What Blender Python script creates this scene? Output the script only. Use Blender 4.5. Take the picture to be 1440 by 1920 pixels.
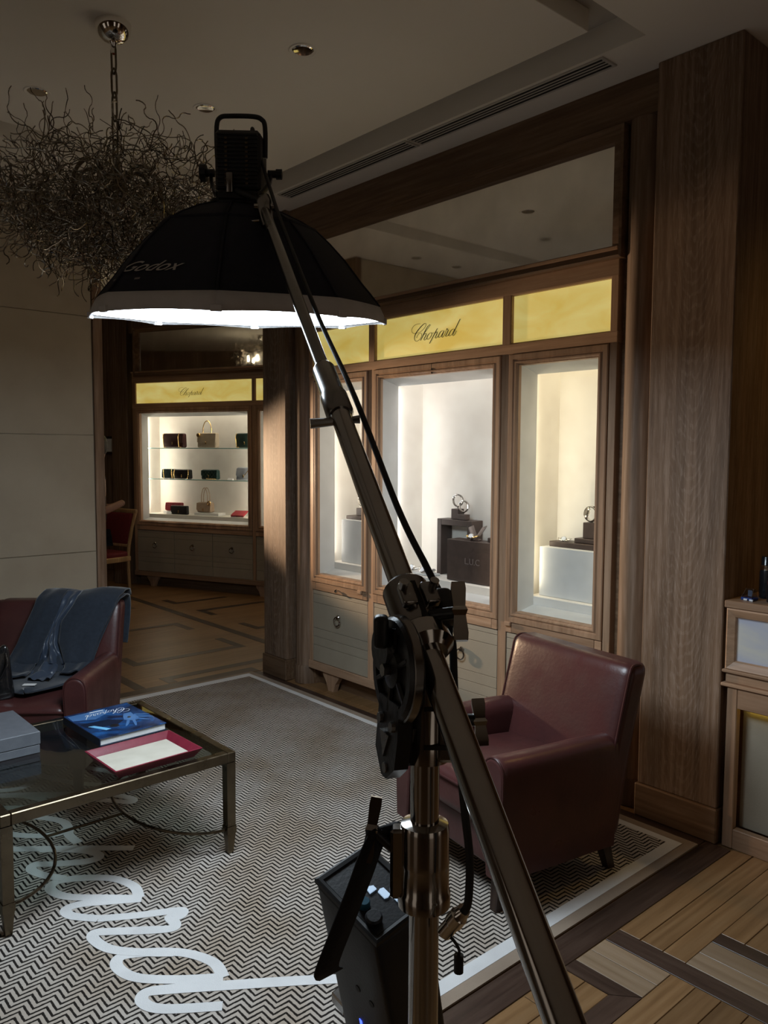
import bpy, bmesh, math, random
from math import sin, cos, pi, radians as rad, sqrt, atan2
from mathutils import Vector, Matrix

for o in list(bpy.data.objects): bpy.data.objects.remove(o)
SC = bpy.context.scene
COL = SC.collection
random.seed(7)

# ------------------------------------------------------------------ camera
# world: X runs along the display wall (towards the camera's right), Y into that wall, Z up; metres
CAM_H, PITCH, ROLL, YAW = 1.65, rad(4.28), 0.005, rad(41.4)
fw = Vector((-cos(YAW), sin(YAW), 0)); rt = Vector((sin(YAW), cos(YAW), 0)); up = Vector((0, 0, 1))
FW = fw*cos(PITCH) - up*sin(PITCH); U0 = up*cos(PITCH) + fw*sin(PITCH)
RT = rt*cos(ROLL) + U0*sin(ROLL); UP = U0*cos(ROLL) - rt*sin(ROLL)
cd = bpy.data.cameras.new('camera'); cam = bpy.data.objects.new('camera', cd); COL.objects.link(cam)
cd.sensor_fit = 'VERTICAL'; cd.sensor_height = 24; cd.lens = 1500*24/1920; cd.clip_start = .05
M = Matrix((RT, UP, -FW)).transposed().to_4x4(); M.translation = (0, 0, CAM_H)
cam.matrix_world = M
SC.camera = cam

# ------------------------------------------------------------------ world, exposure
w = bpy.data.worlds.new('world'); SC.world = w; w.use_nodes = True
bg = w.node_tree.nodes['Background']; bg.inputs[0].default_value = (1.0, .84, .68, 1); bg.inputs[1].default_value = .28
vs = SC.view_settings
vs.view_transform = 'Standard'; vs.look = 'None'; vs.exposure = 0; vs.gamma = 1; vs.use_curve_mapping = False

def area_light(name, loc, size, energy, col, rot=(0, 0, 0), spread=180):
    l = bpy.data.lights.new(name, 'AREA'); l.shape = 'RECTANGLE'; l.size, l.size_y = size
    l.energy = energy; l.color = col; l.spread = rad(spread)
    o = bpy.data.objects.new(name, l); COL.objects.link(o); o.location = loc; o.rotation_euler = rot
    return o
def spot_light(name, loc, energy, col, angle=90, blend=.6, rot=(0, 0, 0), size=.04):
    l = bpy.data.lights.new(name, 'SPOT'); l.energy = energy; l.color = col; l.spot_size = rad(angle); l.spot_blend = blend
    l.shadow_soft_size = size
    o = bpy.data.objects.new(name, l); COL.objects.link(o); o.location = loc; o.rotation_euler = rot
    return o
SOFTBOX_STRENGTH = 24.0

# ------------------------------------------------------------------ materials
MATS = {}
def nodes(name):
    m = bpy.data.materials.new(name); m.use_nodes = True; MATS[name] = m
    nt = m.node_tree; return m, nt, nt.nodes, nt.links, nt.nodes['Principled BSDF']
def ramp(N, stops):
    r = N.new('ShaderNodeValToRGB'); e = r.color_ramp.elements
    while len(e) < len(stops): e.new(.5)
    for i, (p, c) in enumerate(stops): e[i].position = p; e[i].color = (*c, 1)
    return r
def coords(N, L, scale=(1, 1, 1), rand=False):
    t = N.new('ShaderNodeTexCoord'); mp = N.new('ShaderNodeMapping'); mp.inputs['Scale'].default_value = scale
    L.new(t.outputs['Object'], mp.inputs['Vector'])
    if rand:
        oi = N.new('ShaderNodeObjectInfo'); mu = N.new('ShaderNodeMath'); mu.operation = 'MULTIPLY'; mu.inputs[1].default_value = 37
        L.new(oi.outputs['Random'], mu.inputs[0]); L.new(mu.outputs[0], mp.inputs['Location'])
    return mp
def pm(name, col, rough=.5, metal=0, var=None, bump=None, spec=.5, coat=0, emit=None, rvar=None, sheen=0, trans=0, ior=1.45):
    """plain principled material, optional noise variation var=(scale, other colour), bump=(scale, strength)"""
    m, nt, N, L, b = nodes(name)
    b.inputs['Base Color'].default_value = (*col, 1); b.inputs['Roughness'].default_value = rough; b.inputs['Metallic'].default_value = metal
    b.inputs['Specular IOR Level'].default_value = spec; b.inputs['Coat Weight'].default_value = coat
    b.inputs['Sheen Weight'].default_value = sheen; b.inputs['Transmission Weight'].default_value = trans; b.inputs['IOR'].default_value = ior
    if emit: b.inputs['Emission Color'].default_value = (*emit[0], 1); b.inputs['Emission Strength'].default_value = emit[1]
    if var:
        mp = coords(N, L); n = N.new('ShaderNodeTexNoise'); n.inputs['Scale'].default_value = var[0]; n.inputs['Detail'].default_value = 5
        L.new(mp.outputs[0], n.inputs['Vector']); r = ramp(N, [(.32, col), (.68, var[1])])
        L.new(n.outputs['Fac'], r.inputs[0]); L.new(r.outputs[0], b.inputs['Base Color'])
        if rvar:
            r2 = ramp(N, [(.3, (rvar[0],)*3), (.7, (rvar[1],)*3)]); L.new(n.outputs['Fac'], r2.inputs[0]); L.new(r2.outputs[0], b.inputs['Roughness'])
    if bump:
        mp = coords(N, L); n = N.new('ShaderNodeTexNoise'); n.inputs['Scale'].default_value = bump[0]; n.inputs['Detail'].default_value = 4
        L.new(mp.outputs[0], n.inputs['Vector']); bm = N.new('ShaderNodeBump'); bm.inputs['Strength'].default_value = bump[1]; bm.inputs['Distance'].default_value = .01
        L.new(n.outputs['Fac'], bm.inputs['Height']); L.new(bm.outputs[0], b.inputs['Normal'])
    return m
def wood(name, c0, c1, c2, axis='Z', rough=.42, wave=True, fine=1.0, spread=1.0):
    """c0 dark pore, c1 body, c2 pale grain; grain runs along axis"""
    m, nt, N, L, b = nodes(name)
    st = {'X': (.06, 1, 1), 'Y': (1, .06, 1), 'Z': (1, 1, .06)}[axis]
    mp = coords(N, L, st, True)
    n1 = N.new('ShaderNodeTexNoise'); n1.inputs['Scale'].default_value = 60*fine; n1.inputs['Detail'].default_value = 6; n1.inputs['Roughness'].default_value = .65
    L.new(mp.outputs[0], n1.inputs['Vector'])
    n2 = N.new('ShaderNodeTexNoise'); n2.inputs['Scale'].default_value = 9*fine; n2.inputs['Detail'].default_value = 3; n2.inputs['Distortion'].default_value = .8
    L.new(mp.outputs[0], n2.inputs['Vector'])
    if wave:
        wv = N.new('ShaderNodeTexWave'); wv.wave_type = 'BANDS'; wv.bands_direction = 'X' if axis != 'X' else 'Y'
        wv.inputs['Scale'].default_value = 9*fine; wv.inputs['Distortion'].default_value = 14; wv.inputs['Detail'].default_value = 3; wv.inputs['Detail Scale'].default_value = .9
        L.new(mp.outputs[0], wv.inputs['Vector'])
        a = N.new('ShaderNodeMix'); a.data_type = 'FLOAT'; a.inputs[0].default_value = .16
        L.new(n1.outputs['Fac'], a.inputs[2]); L.new(wv.outputs['Fac'], a.inputs[3]); src = a.outputs[0]
    else: src = n1.outputs['Fac']
    r = ramp(N, [(.30, c0), (.5, c1), (.74, c2)]); L.new(src, r.inputs[0])
    r2 = ramp(N, [(.3, (.72,)*3), (.7, (1.15,)*3)]); L.new(n2.outputs['Fac'], r2.inputs[0])
    mx = N.new('ShaderNodeMix'); mx.data_type = 'RGBA'; mx.blend_type = 'MULTIPLY'; mx.inputs[0].default_value = spread
    L.new(r.outputs[0], mx.inputs[6]); L.new(r2.outputs[0], mx.inputs[7])
    oi = N.new('ShaderNodeObjectInfo'); hv = N.new('ShaderNodeHueSaturation')
    mr = N.new('ShaderNodeMapRange'); mr.inputs['To Min'].default_value = .82; mr.inputs['To Max'].default_value = 1.22
    L.new(oi.outputs['Random'], mr.inputs['Value']); L.new(mr.outputs[0], hv.inputs['Value'])
    L.new(mx.outputs[2], hv.inputs['Color']); L.new(hv.outputs[0], b.inputs['Base Color'])
    b.inputs['Roughness'].default_value = rough; b.inputs['Specular IOR Level'].default_value = .4
    bm = N.new('ShaderNodeBump'); bm.inputs['Strength'].default_value = .12; bm.inputs['Distance'].default_value = .004
    L.new(n1.outputs['Fac'], bm.inputs['Height']); L.new(bm.outputs[0], b.inputs['Normal'])
    return m

wood('wall_oak', (.135, .078, .044), (.185, .115, .070), (.27, .185, .13), 'Z', .6)
wood('wall_oak_x', (.125, .068, .036), (.17, .10, .055), (.23, .145, .088), 'X', .45)
wood('case_oak', (.32, .19, .11), (.40, .25, .155), (.47, .31, .20), 'Z', .42, False)
wood('case_oak_x', (.32, .19, .11), (.40, .25, .155), (.47, .31, .20), 'X', .42, False)
wood('floor_oak_y', (.16, .086, .036), (.21, .117, .051), (.255, .152, .072), 'Y', .36, True, .8, .6)
wood('floor_oak_x', (.22, .15, .09), (.27, .19, .12), (.32, .235, .16), 'X', .36, True, .8, .6)
wood('floor_dark', (.035, .02, .014), (.060, .035, .025), (.085, .055, .04), 'X', .36, False, .8)
wood('floor_dark_y', (.035, .02, .014), (.060, .035, .025), (.085, .055, .04), 'Y', .36, False, .8)
wood('dark_leg', (.015, .008, .006), (.03, .016, .012), (.05, .03, .02), 'Z', .3, False)
wood('gilt_wood', (.28, .16, .07), (.42, .26, .12), (.5, .33, .17), 'Z', .4, False)
def cathedral(src, name, xc):
    """limed oak: the plain oak plus pale nested arches of grain round a centre line"""
    m = MATS[src].copy(); m.name = name; MATS[name] = m; nt = m.node_tree; N, L = nt.nodes, nt.links; b = N['Principled BSDF']
    old = b.inputs['Base Color'].links[0].from_socket
    t = N.new('ShaderNodeTexCoord'); sp = N.new('ShaderNodeSeparateXYZ'); L.new(t.outputs['Object'], sp.inputs[0])
    def ma(op, a, bb=None, c=None):
        n = N.new('ShaderNodeMath'); n.operation = op
        for i, v in enumerate((a, bb, c)):
            if v is None: continue
            if isinstance(v, (int, float)): n.inputs[i].default_value = v
            else: L.new(v, n.inputs[i])
        return n.outputs[0]
    mp = N.new('ShaderNodeMapping'); mp.inputs['Scale'].default_value = (6, 6, 1.1); L.new(t.outputs['Object'], mp.inputs[0])
    nz = N.new('ShaderNodeTexNoise'); nz.inputs['Scale'].default_value = 2.5; nz.inputs['Detail'].default_value = 4; L.new(mp.outputs[0], nz.inputs['Vector'])
    dx = ma('ADD', ma('SUBTRACT', sp.outputs['X'], xc), ma('MULTIPLY_ADD', nz.outputs['Fac'], .05, -.025)); d2 = ma('MULTIPLY', dx, dx)
    h = ma('ADD', ma('SUBTRACT', sp.outputs['Z'], ma('MULTIPLY', d2, 24)), ma('MULTIPLY', nz.outputs['Fac'], .22))
    st = ma('DIVIDE', ma('PINGPONG', h, .030), .030)
    mp2 = N.new('ShaderNodeMapping'); mp2.inputs['Scale'].default_value = (1, 1, .03); L.new(t.outputs['Object'], mp2.inputs[0])
    n3 = N.new('ShaderNodeTexNoise'); n3.inputs['Scale'].default_value = 330; n3.inputs['Detail'].default_value = 2; L.new(mp2.outputs[0], n3.inputs['Vector'])
    line = ma('MULTIPLY', ma('GREATER_THAN', st, .72), ma('MULTIPLY_ADD', n3.outputs['Fac'], 1.6, -.45))
    fade = ma('SUBTRACT', 1.0, ma('MULTIPLY', d2, 40)); fade = ma('MAXIMUM', fade, .0)
    fac = ma('ADD', ma('MULTIPLY', ma('MAXIMUM', line, 0), ma('MULTIPLY', fade, .30)), ma('MULTIPLY', ma('GREATER_THAN', n3.outputs['Fac'], .60), .22))
    mx = N.new('ShaderNodeMix'); mx.data_type = 'RGBA'; L.new(fac, mx.inputs[0]); L.new(old, mx.inputs[6]); mx.inputs[7].default_value = (.50, .40, .33, 1)
    L.new(mx.outputs[2], b.inputs['Base Color'])
cathedral('wall_oak', 'limed_oak_right', -1.70); cathedral('wall_oak', 'limed_oak_left', -4.86)
pm('ceiling_paint', (.84, .80, .73), .85, var=(1.5, (.87, .83, .76)))
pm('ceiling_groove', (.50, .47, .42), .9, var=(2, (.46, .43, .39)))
pm('grille_metal', (.5, .48, .44), .55, var=(8, (.55, .52, .48)))
pm('slot_dark', (.012, .011, .010), .8, var=(20, (.018, .016, .015)))
pm('wall_fabric', (.40, .34, .255), .9, var=(3, (.46, .40, .305)), bump=(350, .12))
pm('panel_leather', (.33, .285, .215), .6, var=(4, (.38, .33, .25)), bump=(160, .06))
pm('plaster', (.74, .70, .64), .8, var=(6, (.82, .79, .73)), bump=(25, .03))
pm('plaster_shaded', (.56, .57, .57), .8, var=(7, (.64, .65, .65)), bump=(25, .03))  # plaster greyed and cooled: its shade and cool bounce put into the colour
pm('burgundy_leather', (.080, .026, .024), .33, var=(7, (.056, .018, .017)), bump=(60, .07), rvar=(.26, .44), spec=.55)
pm('burgundy_piping', (.05, .015, .014), .35, var=(30, (.06, .018, .017)))
pm('nickel', (.46, .44, .415), .11, 1, var=(9, (.41, .39, .37)), rvar=(.10, .17))
pm('nickel_dark', (.30, .285, .27), .22, 1, var=(12, (.25, .24, .225)), rvar=(.18, .3))
pm('cast_black', (.022, .023, .026), .32, .3, var=(40, (.03, .031, .034)), bump=(90, .08))
pm('black_plastic', (.014, .015, .018), .42, var=(30, (.019, .02, .023)), bump=(200, .05))
pm('black_cloth', (.006, .0075, .016), .75, var=(40, (.009, .011, .022)), bump=(300, .1))
pm('black_rubber', (.012, .012, .013), .55, var=(30, (.016, .016, .017)))
pm('strap_web', (.008, .008, .010), .8, var=(120, (.014, .014, .016)), bump=(400, .2))
pm('lip_fabric', (.55, .53, .52), .8, var=(14, (.62, .60, .59)), bump=(30, .15))
pm('bronze', (.125, .098, .066), .30, 1, var=(14, (.17, .135, .09)), rvar=(.22, .42))
pm('gold', (.80, .55, .22), .22, 1, var=(30, (.72, .49, .2)))
pm('silver', (.80, .79, .76), .12, 1, var=(30, (.72, .71, .69)))
pm('mirror_glass', (.92, .90, .86), .03, 1, var=(5, (.78, .76, .72)), rvar=(.02, .06))
pm('chrome', (.85, .83, .80), .05, 1, var=(10, (.8, .78, .75)))
pm('wire_metal', (.36, .31, .245), .22, 1, var=(20, (.20, .17, .135)))
pm('brown_block', (.055, .036, .030), .45, var=(30, (.072, .048, .040)), bump=(80, .03))
pm('lettering_grey', (.16, .13, .12), .4, var=(30, (.18, .15, .14)))
pm('ink', (.012, .010, .009), .5, var=(30, (.016, .013, .012)))
pm('white_print', (.85, .88, .92), .45, var=(30, (.80, .83, .88)))
pm('paper', (.80, .80, .79), .8, var=(90, (.74, .74, .73)))
pm('navy_wool', (.010, .016, .027), .85, var=(60, (.015, .023, .037)), bump=(260, .15), sheen=.3)
pm('navy_satin', (.045, .062, .095), .36, var=(9, (.03, .043, .07)), sheen=.2)
pm('patent_black', (.006, .006, .007), .2, var=(20, (.010, .010, .011)), bump=(22, .35), coat=.6)
pm('tray_red', (.16, .012, .028), .42, var=(30, (.20, .018, .036)), bump=(150, .05))
pm('tray_felt', (.50, .47, .39), .85, var=(12, (.57, .54, .46)), bump=(300, .1))
pm('grey_box', (.115, .125, .145), .5, var=(25, (.14, .15, .17)), bump=(200, .05))
pm('red_fabric', (.16, .014, .018), .8, var=(40, (.12, .010, .014)), bump=(200, .1))
pm('skin', (.45, .26, .18), .5, var=(20, (.40, .22, .15)))
pm('navy_shirt', (.010, .013, .022), .8, var=(40, (.015, .018, .03)))
pm('hair_dark', (.012, .009, .007), .5, var=(60, (.02, .014, .01)))
pm('trouser', (.012, .012, .015), .8, var=(40, (.018, .018, .02)))
pm('thermos_black', (.010, .011, .013), .22, var=(20, (.014, .015, .018)), coat=.3)
pm('blue_base', (.02, .05, .22), .3, var=(20, (.03, .07, .28)))
pm('button_lit', (.6, .75, .9), .4, var=(30, (.65, .8, .95)), emit=((.55, .75, 1), .55))
pm('led_blue', (.05, .08, .6), .4, var=(30, (.06, .1, .7)), emit=((.05, .1, 1), 3))
pm('knob_teal', (.02, .10, .16), .35, var=(30, (.03, .13, .2)))
pm('bulb_lit', (1, .9, .7), .4, var=(30, (1, .92, .75)), emit=((1, .86, .6), 45))
pm('bulb_off', (.55, .53, .5), .2, var=(30, (.6, .58, .55)))
pm('led_strip', (.9, .75, .3), .4, var=(30, (.95, .8, .35)), emit=((1, .72, .12), 2.2))
for nm, c, c2 in [('bag_maroon', (.055, .014, .014), (.075, .02, .018)), ('bag_beige', (.46, .38, .28), (.52, .44, .33)), ('bag_green', (.016, .035, .030), (.024, .048, .04)),
                  ('bag_teal', (.010, .05, .055), (.018, .075, .08)), ('bag_black', (.010, .010, .011), (.016, .015, .015)), ('bag_quilt', (.010, .04, .038), (.018, .06, .056)),
                  ('bag_grey', (.30, .33, .38), (.36, .39, .44)), ('bag_red', (.30, .022, .035), (.38, .035, .05)), ('bag_nude', (.42, .30, .21), (.48, .36, .26))]:
    pm(nm, c, .4, var=(25, c2), bump=(150, .05))

def panel_glow(name, c0, c1, strength):
    m, nt, N, L, b = nodes(name)
    mp = coords(N, L, (1, 1, 2.2)); n = N.new('ShaderNodeTexNoise'); n.inputs['Scale'].default_value = 3.2; n.inputs['Detail'].default_value = 7; n.inputs['Distortion'].default_value = .6
    L.new(mp.outputs[0], n.inputs['Vector']); r = ramp(N, [(.3, c0), (.72, c1)]); L.new(n.outputs['Fac'], r.inputs[0])
    L.new(r.outputs[0], b.inputs['Emission Color']); b.inputs['Emission Strength'].default_value = strength
    L.new(r.outputs[0], b.inputs['Base Color']); b.inputs['Roughness'].default_value = .45
panel_glow('alabaster_yellow', (.60, .44, .09), (.72, .62, .23), .68)
panel_glow('alabaster_cool', (.30, .33, .44), (.52, .50, .40), .22)

def glass(name, col, rough=0, refl=.16):
    m, nt, N, L, b = nodes(name)
    out = N['Material Output']; N.remove(b)
    t = N.new('ShaderNodeBsdfTransparent'); t.inputs[0].default_value = (*col, 1)
    g = N.new('ShaderNodeBsdfGlossy'); g.inputs['Roughness'].default_value = rough; g.inputs['Color'].default_value = (.95, .95, .95, 1)
    n = N.new('ShaderNodeTexNoise'); n.inputs['Scale'].default_value = 3
    lw = N.new('ShaderNodeLayerWeight'); lw.inputs['Blend'].default_value = .5
    pw = N.new('ShaderNodeMath'); pw.operation = 'POWER'; pw.inputs[1].default_value = 4.5; L.new(lw.outputs['Facing'], pw.inputs[0])
    mr = N.new('ShaderNodeMath'); mr.operation = 'MULTIPLY_ADD'; mr.inputs[1].default_value = .9; mr.inputs[2].default_value = refl; mr.use_clamp = True
    L.new(pw.outputs[0], mr.inputs[0])
    mx = N.new('ShaderNodeMixShader'); L.new(mr.outputs[0], mx.inputs[0]); L.new(t.outputs[0], mx.inputs[1]); L.new(g.outputs[0], mx.inputs[2])
    L.new(mx.outputs[0], out.inputs['Surface'])
glass('showcase_glass', (.985, .99, .985), 0, .015)
glass('table_glass', (.62, .68, .66), 0, .06)
glass('shelf_glass', (.97, .99, .99), 0, .0)
pm('shelf_edge', (.28, .52, .50), .15, var=(20, (.34, .58, .56)))
glass('acrylic', (.8, .85, .95), 0, .1)

def emitter(name, col, strength):
    m, nt, N, L, b = nodes(name)
    b.inputs['Base Color'].default_value = (.8, .8, .8, 1)
    mp = coords(N, L); n = N.new('ShaderNodeTexNoise'); n.inputs['Scale'].default_value = 5; L.new(mp.outputs[0], n.inputs['Vector'])
    r = ramp(N, [(.3, tuple(c*.96 for c in col)), (.7, col)]); L.new(n.outputs['Fac'], r.inputs[0]); L.new(r.outputs[0], b.inputs['Emission Color'])
    b.inputs['Emission Strength'].default_value = strength
emitter('diffuser_cloth', (.78, .90, 1.0), SOFTBOX_STRENGTH)

def rug_mat():
    m, nt, N, L, b = nodes('rug_zigzag')
    t = N.new('ShaderNodeTexCoord'); s = N.new('ShaderNodeSeparateXYZ'); L.new(t.outputs['Object'], s.inputs[0])
    def ma(op, a, bb=None, c=None):
        n = N.new('ShaderNodeMath'); n.operation = op
        for i, v in enumerate((a, bb, c)):
            if v is None: continue
            if isinstance(v, (int, float)): n.inputs[i].default_value = v
            else: L.new(v, n.inputs[i])
        return n.outputs[0]
    nz = N.new('ShaderNodeTexNoise'); nz.inputs['Scale'].default_value = 90; nz.inputs['Detail'].default_value = 2; L.new(t.outputs['Object'], nz.inputs['Vector'])
    jit = ma('MULTIPLY_ADD', nz.outputs['Fac'], .006, -.003)
    p = ma('MULTIPLY', ma('ADD', s.outputs['X'], s.outputs['Y']), .70711)
    q = ma('MULTIPLY', ma('SUBTRACT', s.outputs['X'], s.outputs['Y']), .70711)
    tri = ma('PINGPONG', p, .0355)
    q2 = ma('ADD', ma('SUBTRACT', q, tri), jit)
    st = ma('PINGPONG', q2, .0128)
    r = ramp(N, [(.34, (.020, .017, .015)), (.46, (.44, .39, .345))])
    L.new(ma('DIVIDE', st, .0128), r.inputs[0])
    n2 = N.new('ShaderNodeTexNoise'); n2.inputs['Scale'].default_value = 2.2; n2.inputs['Detail'].default_value = 3; L.new(t.outputs['Object'], n2.inputs['Vector'])
    r2 = ramp(N, [(.38, (.80, .74, .66)), (.60, (1.06, 1.08, 1.1))]); L.new(n2.outputs['Fac'], r2.inputs[0])  # warm and blue-white lit patches put into the weave colour
    mx = N.new('ShaderNodeMix'); mx.data_type = 'RGBA'; mx.blend_type = 'MULTIPLY'; mx.inputs[0].default_value = 1
    L.new(r.outputs[0], mx.inputs[6]); L.new(r2.outputs[0], mx.inputs[7]); L.new(mx.outputs[2], b.inputs['Base Color'])
    b.inputs['Roughness'].default_value = .95; b.inputs['Specular IOR Level'].default_value = .1
    bm = N.new('ShaderNodeBump'); bm.inputs['Strength'].default_value = .5; bm.inputs['Distance'].default_value = .004
    L.new(ma('ADD', r.outputs[0], nz.outputs['Fac']), bm.inputs['Height']); L.new(bm.outputs[0], b.inputs['Normal'])
rug_mat()
pm('rug_white', (.62, .62, .62), .95, var=(6, (.72, .72, .72)), bump=(260, .25), spec=.1)
pm('rug_tan', (.27, .21, .16), .95, var=(6, (.33, .26, .20)), bump=(260, .25), spec=.1)
def cover_mat():
    m, nt, N, L, b = nodes('book_cover')
    mp = coords(N, L, (1, 1, 1)); n = N.new('ShaderNodeTexNoise'); n.inputs['Scale'].default_value = 6; n.inputs['Detail'].default_value = 2; n.inputs['Distortion'].default_value = 1.5
    L.new(mp.outputs[0], n.inputs['Vector']); r = ramp(N, [(.35, (.004, .012, .04)), (.5, (.008, .05, .17)), (.7, (.02, .12, .36))]); L.new(n.outputs['Fac'], r.inputs[0])
    L.new(r.outputs[0], b.inputs['Base Color']); b.inputs['Roughness'].default_value = .25; b.inputs['Coat Weight'].default_value = .3
cover_mat()
pm('print_pale', (.05, .15, .36), .35, var=(14, (.09, .22, .48)))
pm('print_cyan', (.16, .50, .85), .35, var=(14, (.2, .55, .9)))
pm('print_navy', (.004, .010, .03), .35, var=(14, (.006, .016, .045)))

# ------------------------------------------------------------------ mesh helpers
class MB:
    def __init__(s): s.v = []; s.f = []
    def add(s, vs, fs):
        k = len(s.v); s.v += [tuple(v) for v in vs]; s.f += [tuple(i+k for i in f) for f in fs]; return s
    def box(s, x0, x1, y0, y1, z0, z1, b=0):
        if b <= 0:
            return s.add([(x, y, z) for z in (z0, z1) for y in (y0, y1) for x in (x0, x1)], [(0, 2, 3, 1), (4, 5, 7, 6), (0, 1, 5, 4), (2, 6, 7, 3), (0, 4, 6, 2), (1, 3, 7, 5)])
        lo = (x0, y0, z0); hi = (x1, y1, z1); V = []; I = {}
        for cx in (0, 1):
            for cy in (0, 1):
                for cz in (0, 1):
                    c = (cx, cy, cz)
                    for ax in range(3):
                        p = [(lo[i] + b if c[i] == 0 else hi[i] - b) for i in range(3)]
                        p[ax] = lo[ax] if c[ax] == 0 else hi[ax]
                        I[(c, ax)] = len(V); V.append(tuple(p))
        F = []
        for ax in range(3):
            o1, o2 = [(1, 2), (2, 0), (0, 1)][ax]
            for sd in (0, 1):
                cs = []
                for a, bb in ((0, 0), (1, 0), (1, 1), (0, 1)):
                    c = [0, 0, 0]; c[ax] = sd; c[o1] = a; c[o2] = bb; cs.append(I[(tuple(c), ax)])
                F.append(tuple(cs) if sd else tuple(cs[::-1]))
        for ax in range(3):
            o1, o2 = [(1, 2), (2, 0), (0, 1)][ax]
            for a in (0, 1):
                for bb in (0, 1):
                    c0 = [0]*3; c1 = [0]*3; c0[o1] = c1[o1] = a; c0[o2] = c1[o2] = bb; c0[ax] = 0; c1[ax] = 1; c0, c1 = tuple(c0), tuple(c1)
                    F.append((I[(c0, o1)], I[(c1, o1)], I[(c1, o2)], I[(c0, o2)]))
        for cx in (0, 1):
            for cy in (0, 1):
                for cz in (0, 1): F.append(tuple(I[((cx, cy, cz), k)] for k in range(3)))
        return s.add(V, F)
    def tube(s, pts, r, n=8, caps=True, closed=False, flat=1.0):
        P = [Vector(p) for p in pts]; m = len(P)
        R = r if isinstance(r, (list, tuple)) else [r]*m
        T = []
        for i in range(m):
            a = P[i-1] if (i or closed) else P[0]; b = P[(i+1) % m] if (i < m-1 or closed) else P[-1]
            d = b-a; T.append(d.normalized() if d.length > 1e-9 else Vector((0, 0, 1)))
        ref = Vector((0, 0, 1)) if abs(T[0].z) < .9 else Vector((1, 0, 0))
        nv = (ref - T[0]*ref.dot(T[0])).normalized(); V = []
        for i in range(m):
            nv = (nv - T[i]*nv.dot(T[i]))
            nv = nv.normalized() if nv.length > 1e-6 else T[i].orthogonal().normalized()
            bv = T[i].cross(nv)
            for k in range(n):
                a = 2*pi*k/n; V.append(P[i] + (nv*cos(a)*flat + bv*sin(a))*R[i])
        F = []
        for i in range(m if closed else m-1):
            j = (i+1) % m
            for k in range(n): F.append((i*n+k, i*n+(k+1) % n, j*n+(k+1) % n, j*n+k))
        if caps and not closed: F += [tuple(range(n))[::-1], tuple((m-1)*n+k for k in range(n))]
        return s.add(V, F)
    def cyl(s, p0, p1, r0, r1=None, n=20): return s.tube([p0, p1], [r0, r0 if r1 is None else r1], n)
    def lathe(s, prof, c=(0, 0, 0), n=24, M=None, caps=True):
        V = []
        for (r, z) in prof:
            for k in range(n):
                a = 2*pi*k/n; p = Vector((r*cos(a), r*sin(a), z))
                V.append((M @ p if M else p) + Vector(c))
        m = len(prof); F = [(i*n+k, i*n+(k+1) % n, (i+1)*n+(k+1) % n, (i+1)*n+k) for i in range(m-1) for k in range(n)]
        if caps: F += [tuple(range(n))[::-1], tuple((m-1)*n+k for k in range(n))]
        return s.add(V, F)
    def prism(s, poly, h0, h1, f=lambda x, y, h: (x, y, h)):
        n = len(poly)
        A = sum(poly[i][0]*poly[(i+1) % n][1]-poly[(i+1) % n][0]*poly[i][1] for i in range(n))
        if A < 0: poly = poly[::-1]
        return s.add([f(x, y, h0) for x, y in poly]+[f(x, y, h1) for x, y in poly],
                     [tuple(range(n))[::-1], tuple(range(n, 2*n))]+[(i, (i+1) % n, n+(i+1) % n, n+i) for i in range(n)])
    def sheet(s, rows, flip=False):
        n = len(rows[0]); V = [p for r in rows for p in r]
        F = [(i*n+k, i*n+k+1, (i+1)*n+k+1, (i+1)*n+k) for i in range(len(rows)-1) for k in range(n-1)]
        return s.add(V, [f[::-1] for f in F] if flip else F)
    def rsweep(s, x0, x1, z0, z1, prof):
        """moulding: profile [(inset, y)] swept round a rectangle in the xz plane with mitred corners"""
        V = []
        for (i, y) in prof: V += [(x0+i, y, z0+i), (x1-i, y, z0+i), (x1-i, y, z1-i), (x0+i, y, z1-i)]
        return s.add(V, [(a*4+k, a*4+(k+1) % 4, (a+1)*4+(k+1) % 4, (a+1)*4+k) for a in range(len(prof)-1) for k in range(4)])
    def rbox(s, c, size, r, seg=5, fn=None):
        """rounded box with optional deformation"""
        hx, hy, hz = [q/2 for q in size]; V = []; F = []; idx = {}
        def pt(u):
            q = [max(-1, min(1, x)) for x in u]; h = (hx, hy, hz)
            p = [q[i]*h[i] for i in range(3)]; inn = [max(-(h[i]-r), min(h[i]-r, p[i])) for i in range(3)]
            d = Vector([p[i]-inn[i] for i in range(3)])
            if d.length > 1e-9: d = d.normalized()*r
            return [inn[i]+d[i] for i in range(3)]
        g = []
        def axis_samples(h):
            k = min(.98, r/h); a = [-1+k*(1-cos(pi/2*j/3))*1.0 for j in range(4)]
            mid = [(-1+k)+(2-2*k)*j/seg for j in range(1, seg)]
            return a+mid+[-x for x in a[::-1]]
        S = [axis_samples(h) for h in (hx, hy, hz)]
        for ax in range(3):
            o1, o2 = [(1, 2), (2, 0), (0, 1)][ax]
            for sd in (-1, 1):
                base = {}
                for i, a in enumerate(S[o1]):
                    for j, b in enumerate(S[o2]):
                        u = [0, 0, 0]; u[ax] = sd; u[o1] = a; u[o2] = b
                        p = pt(u); key = tuple(round(q, 6) for q in p)
                        if key not in idx:
                            idx[key] = len(V); P = Vector(p)
                            P = Vector(fn(P)) if fn else P
                            V.append(P+Vector(c))
                        base[(i, j)] = idx[key]
                for i in range(len(S[o1])-1):
                    for j in range(len(S[o2])-1):
                        q = (base[(i, j)], base[(i+1, j)], base[(i+1, j+1)], base[(i, j+1)])
                        if len(set(q)) < 3: continue
                        q = tuple(dict.fromkeys(q)); F.append(q if sd > 0 else q[::-1])
        return s.add(V, F)
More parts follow.
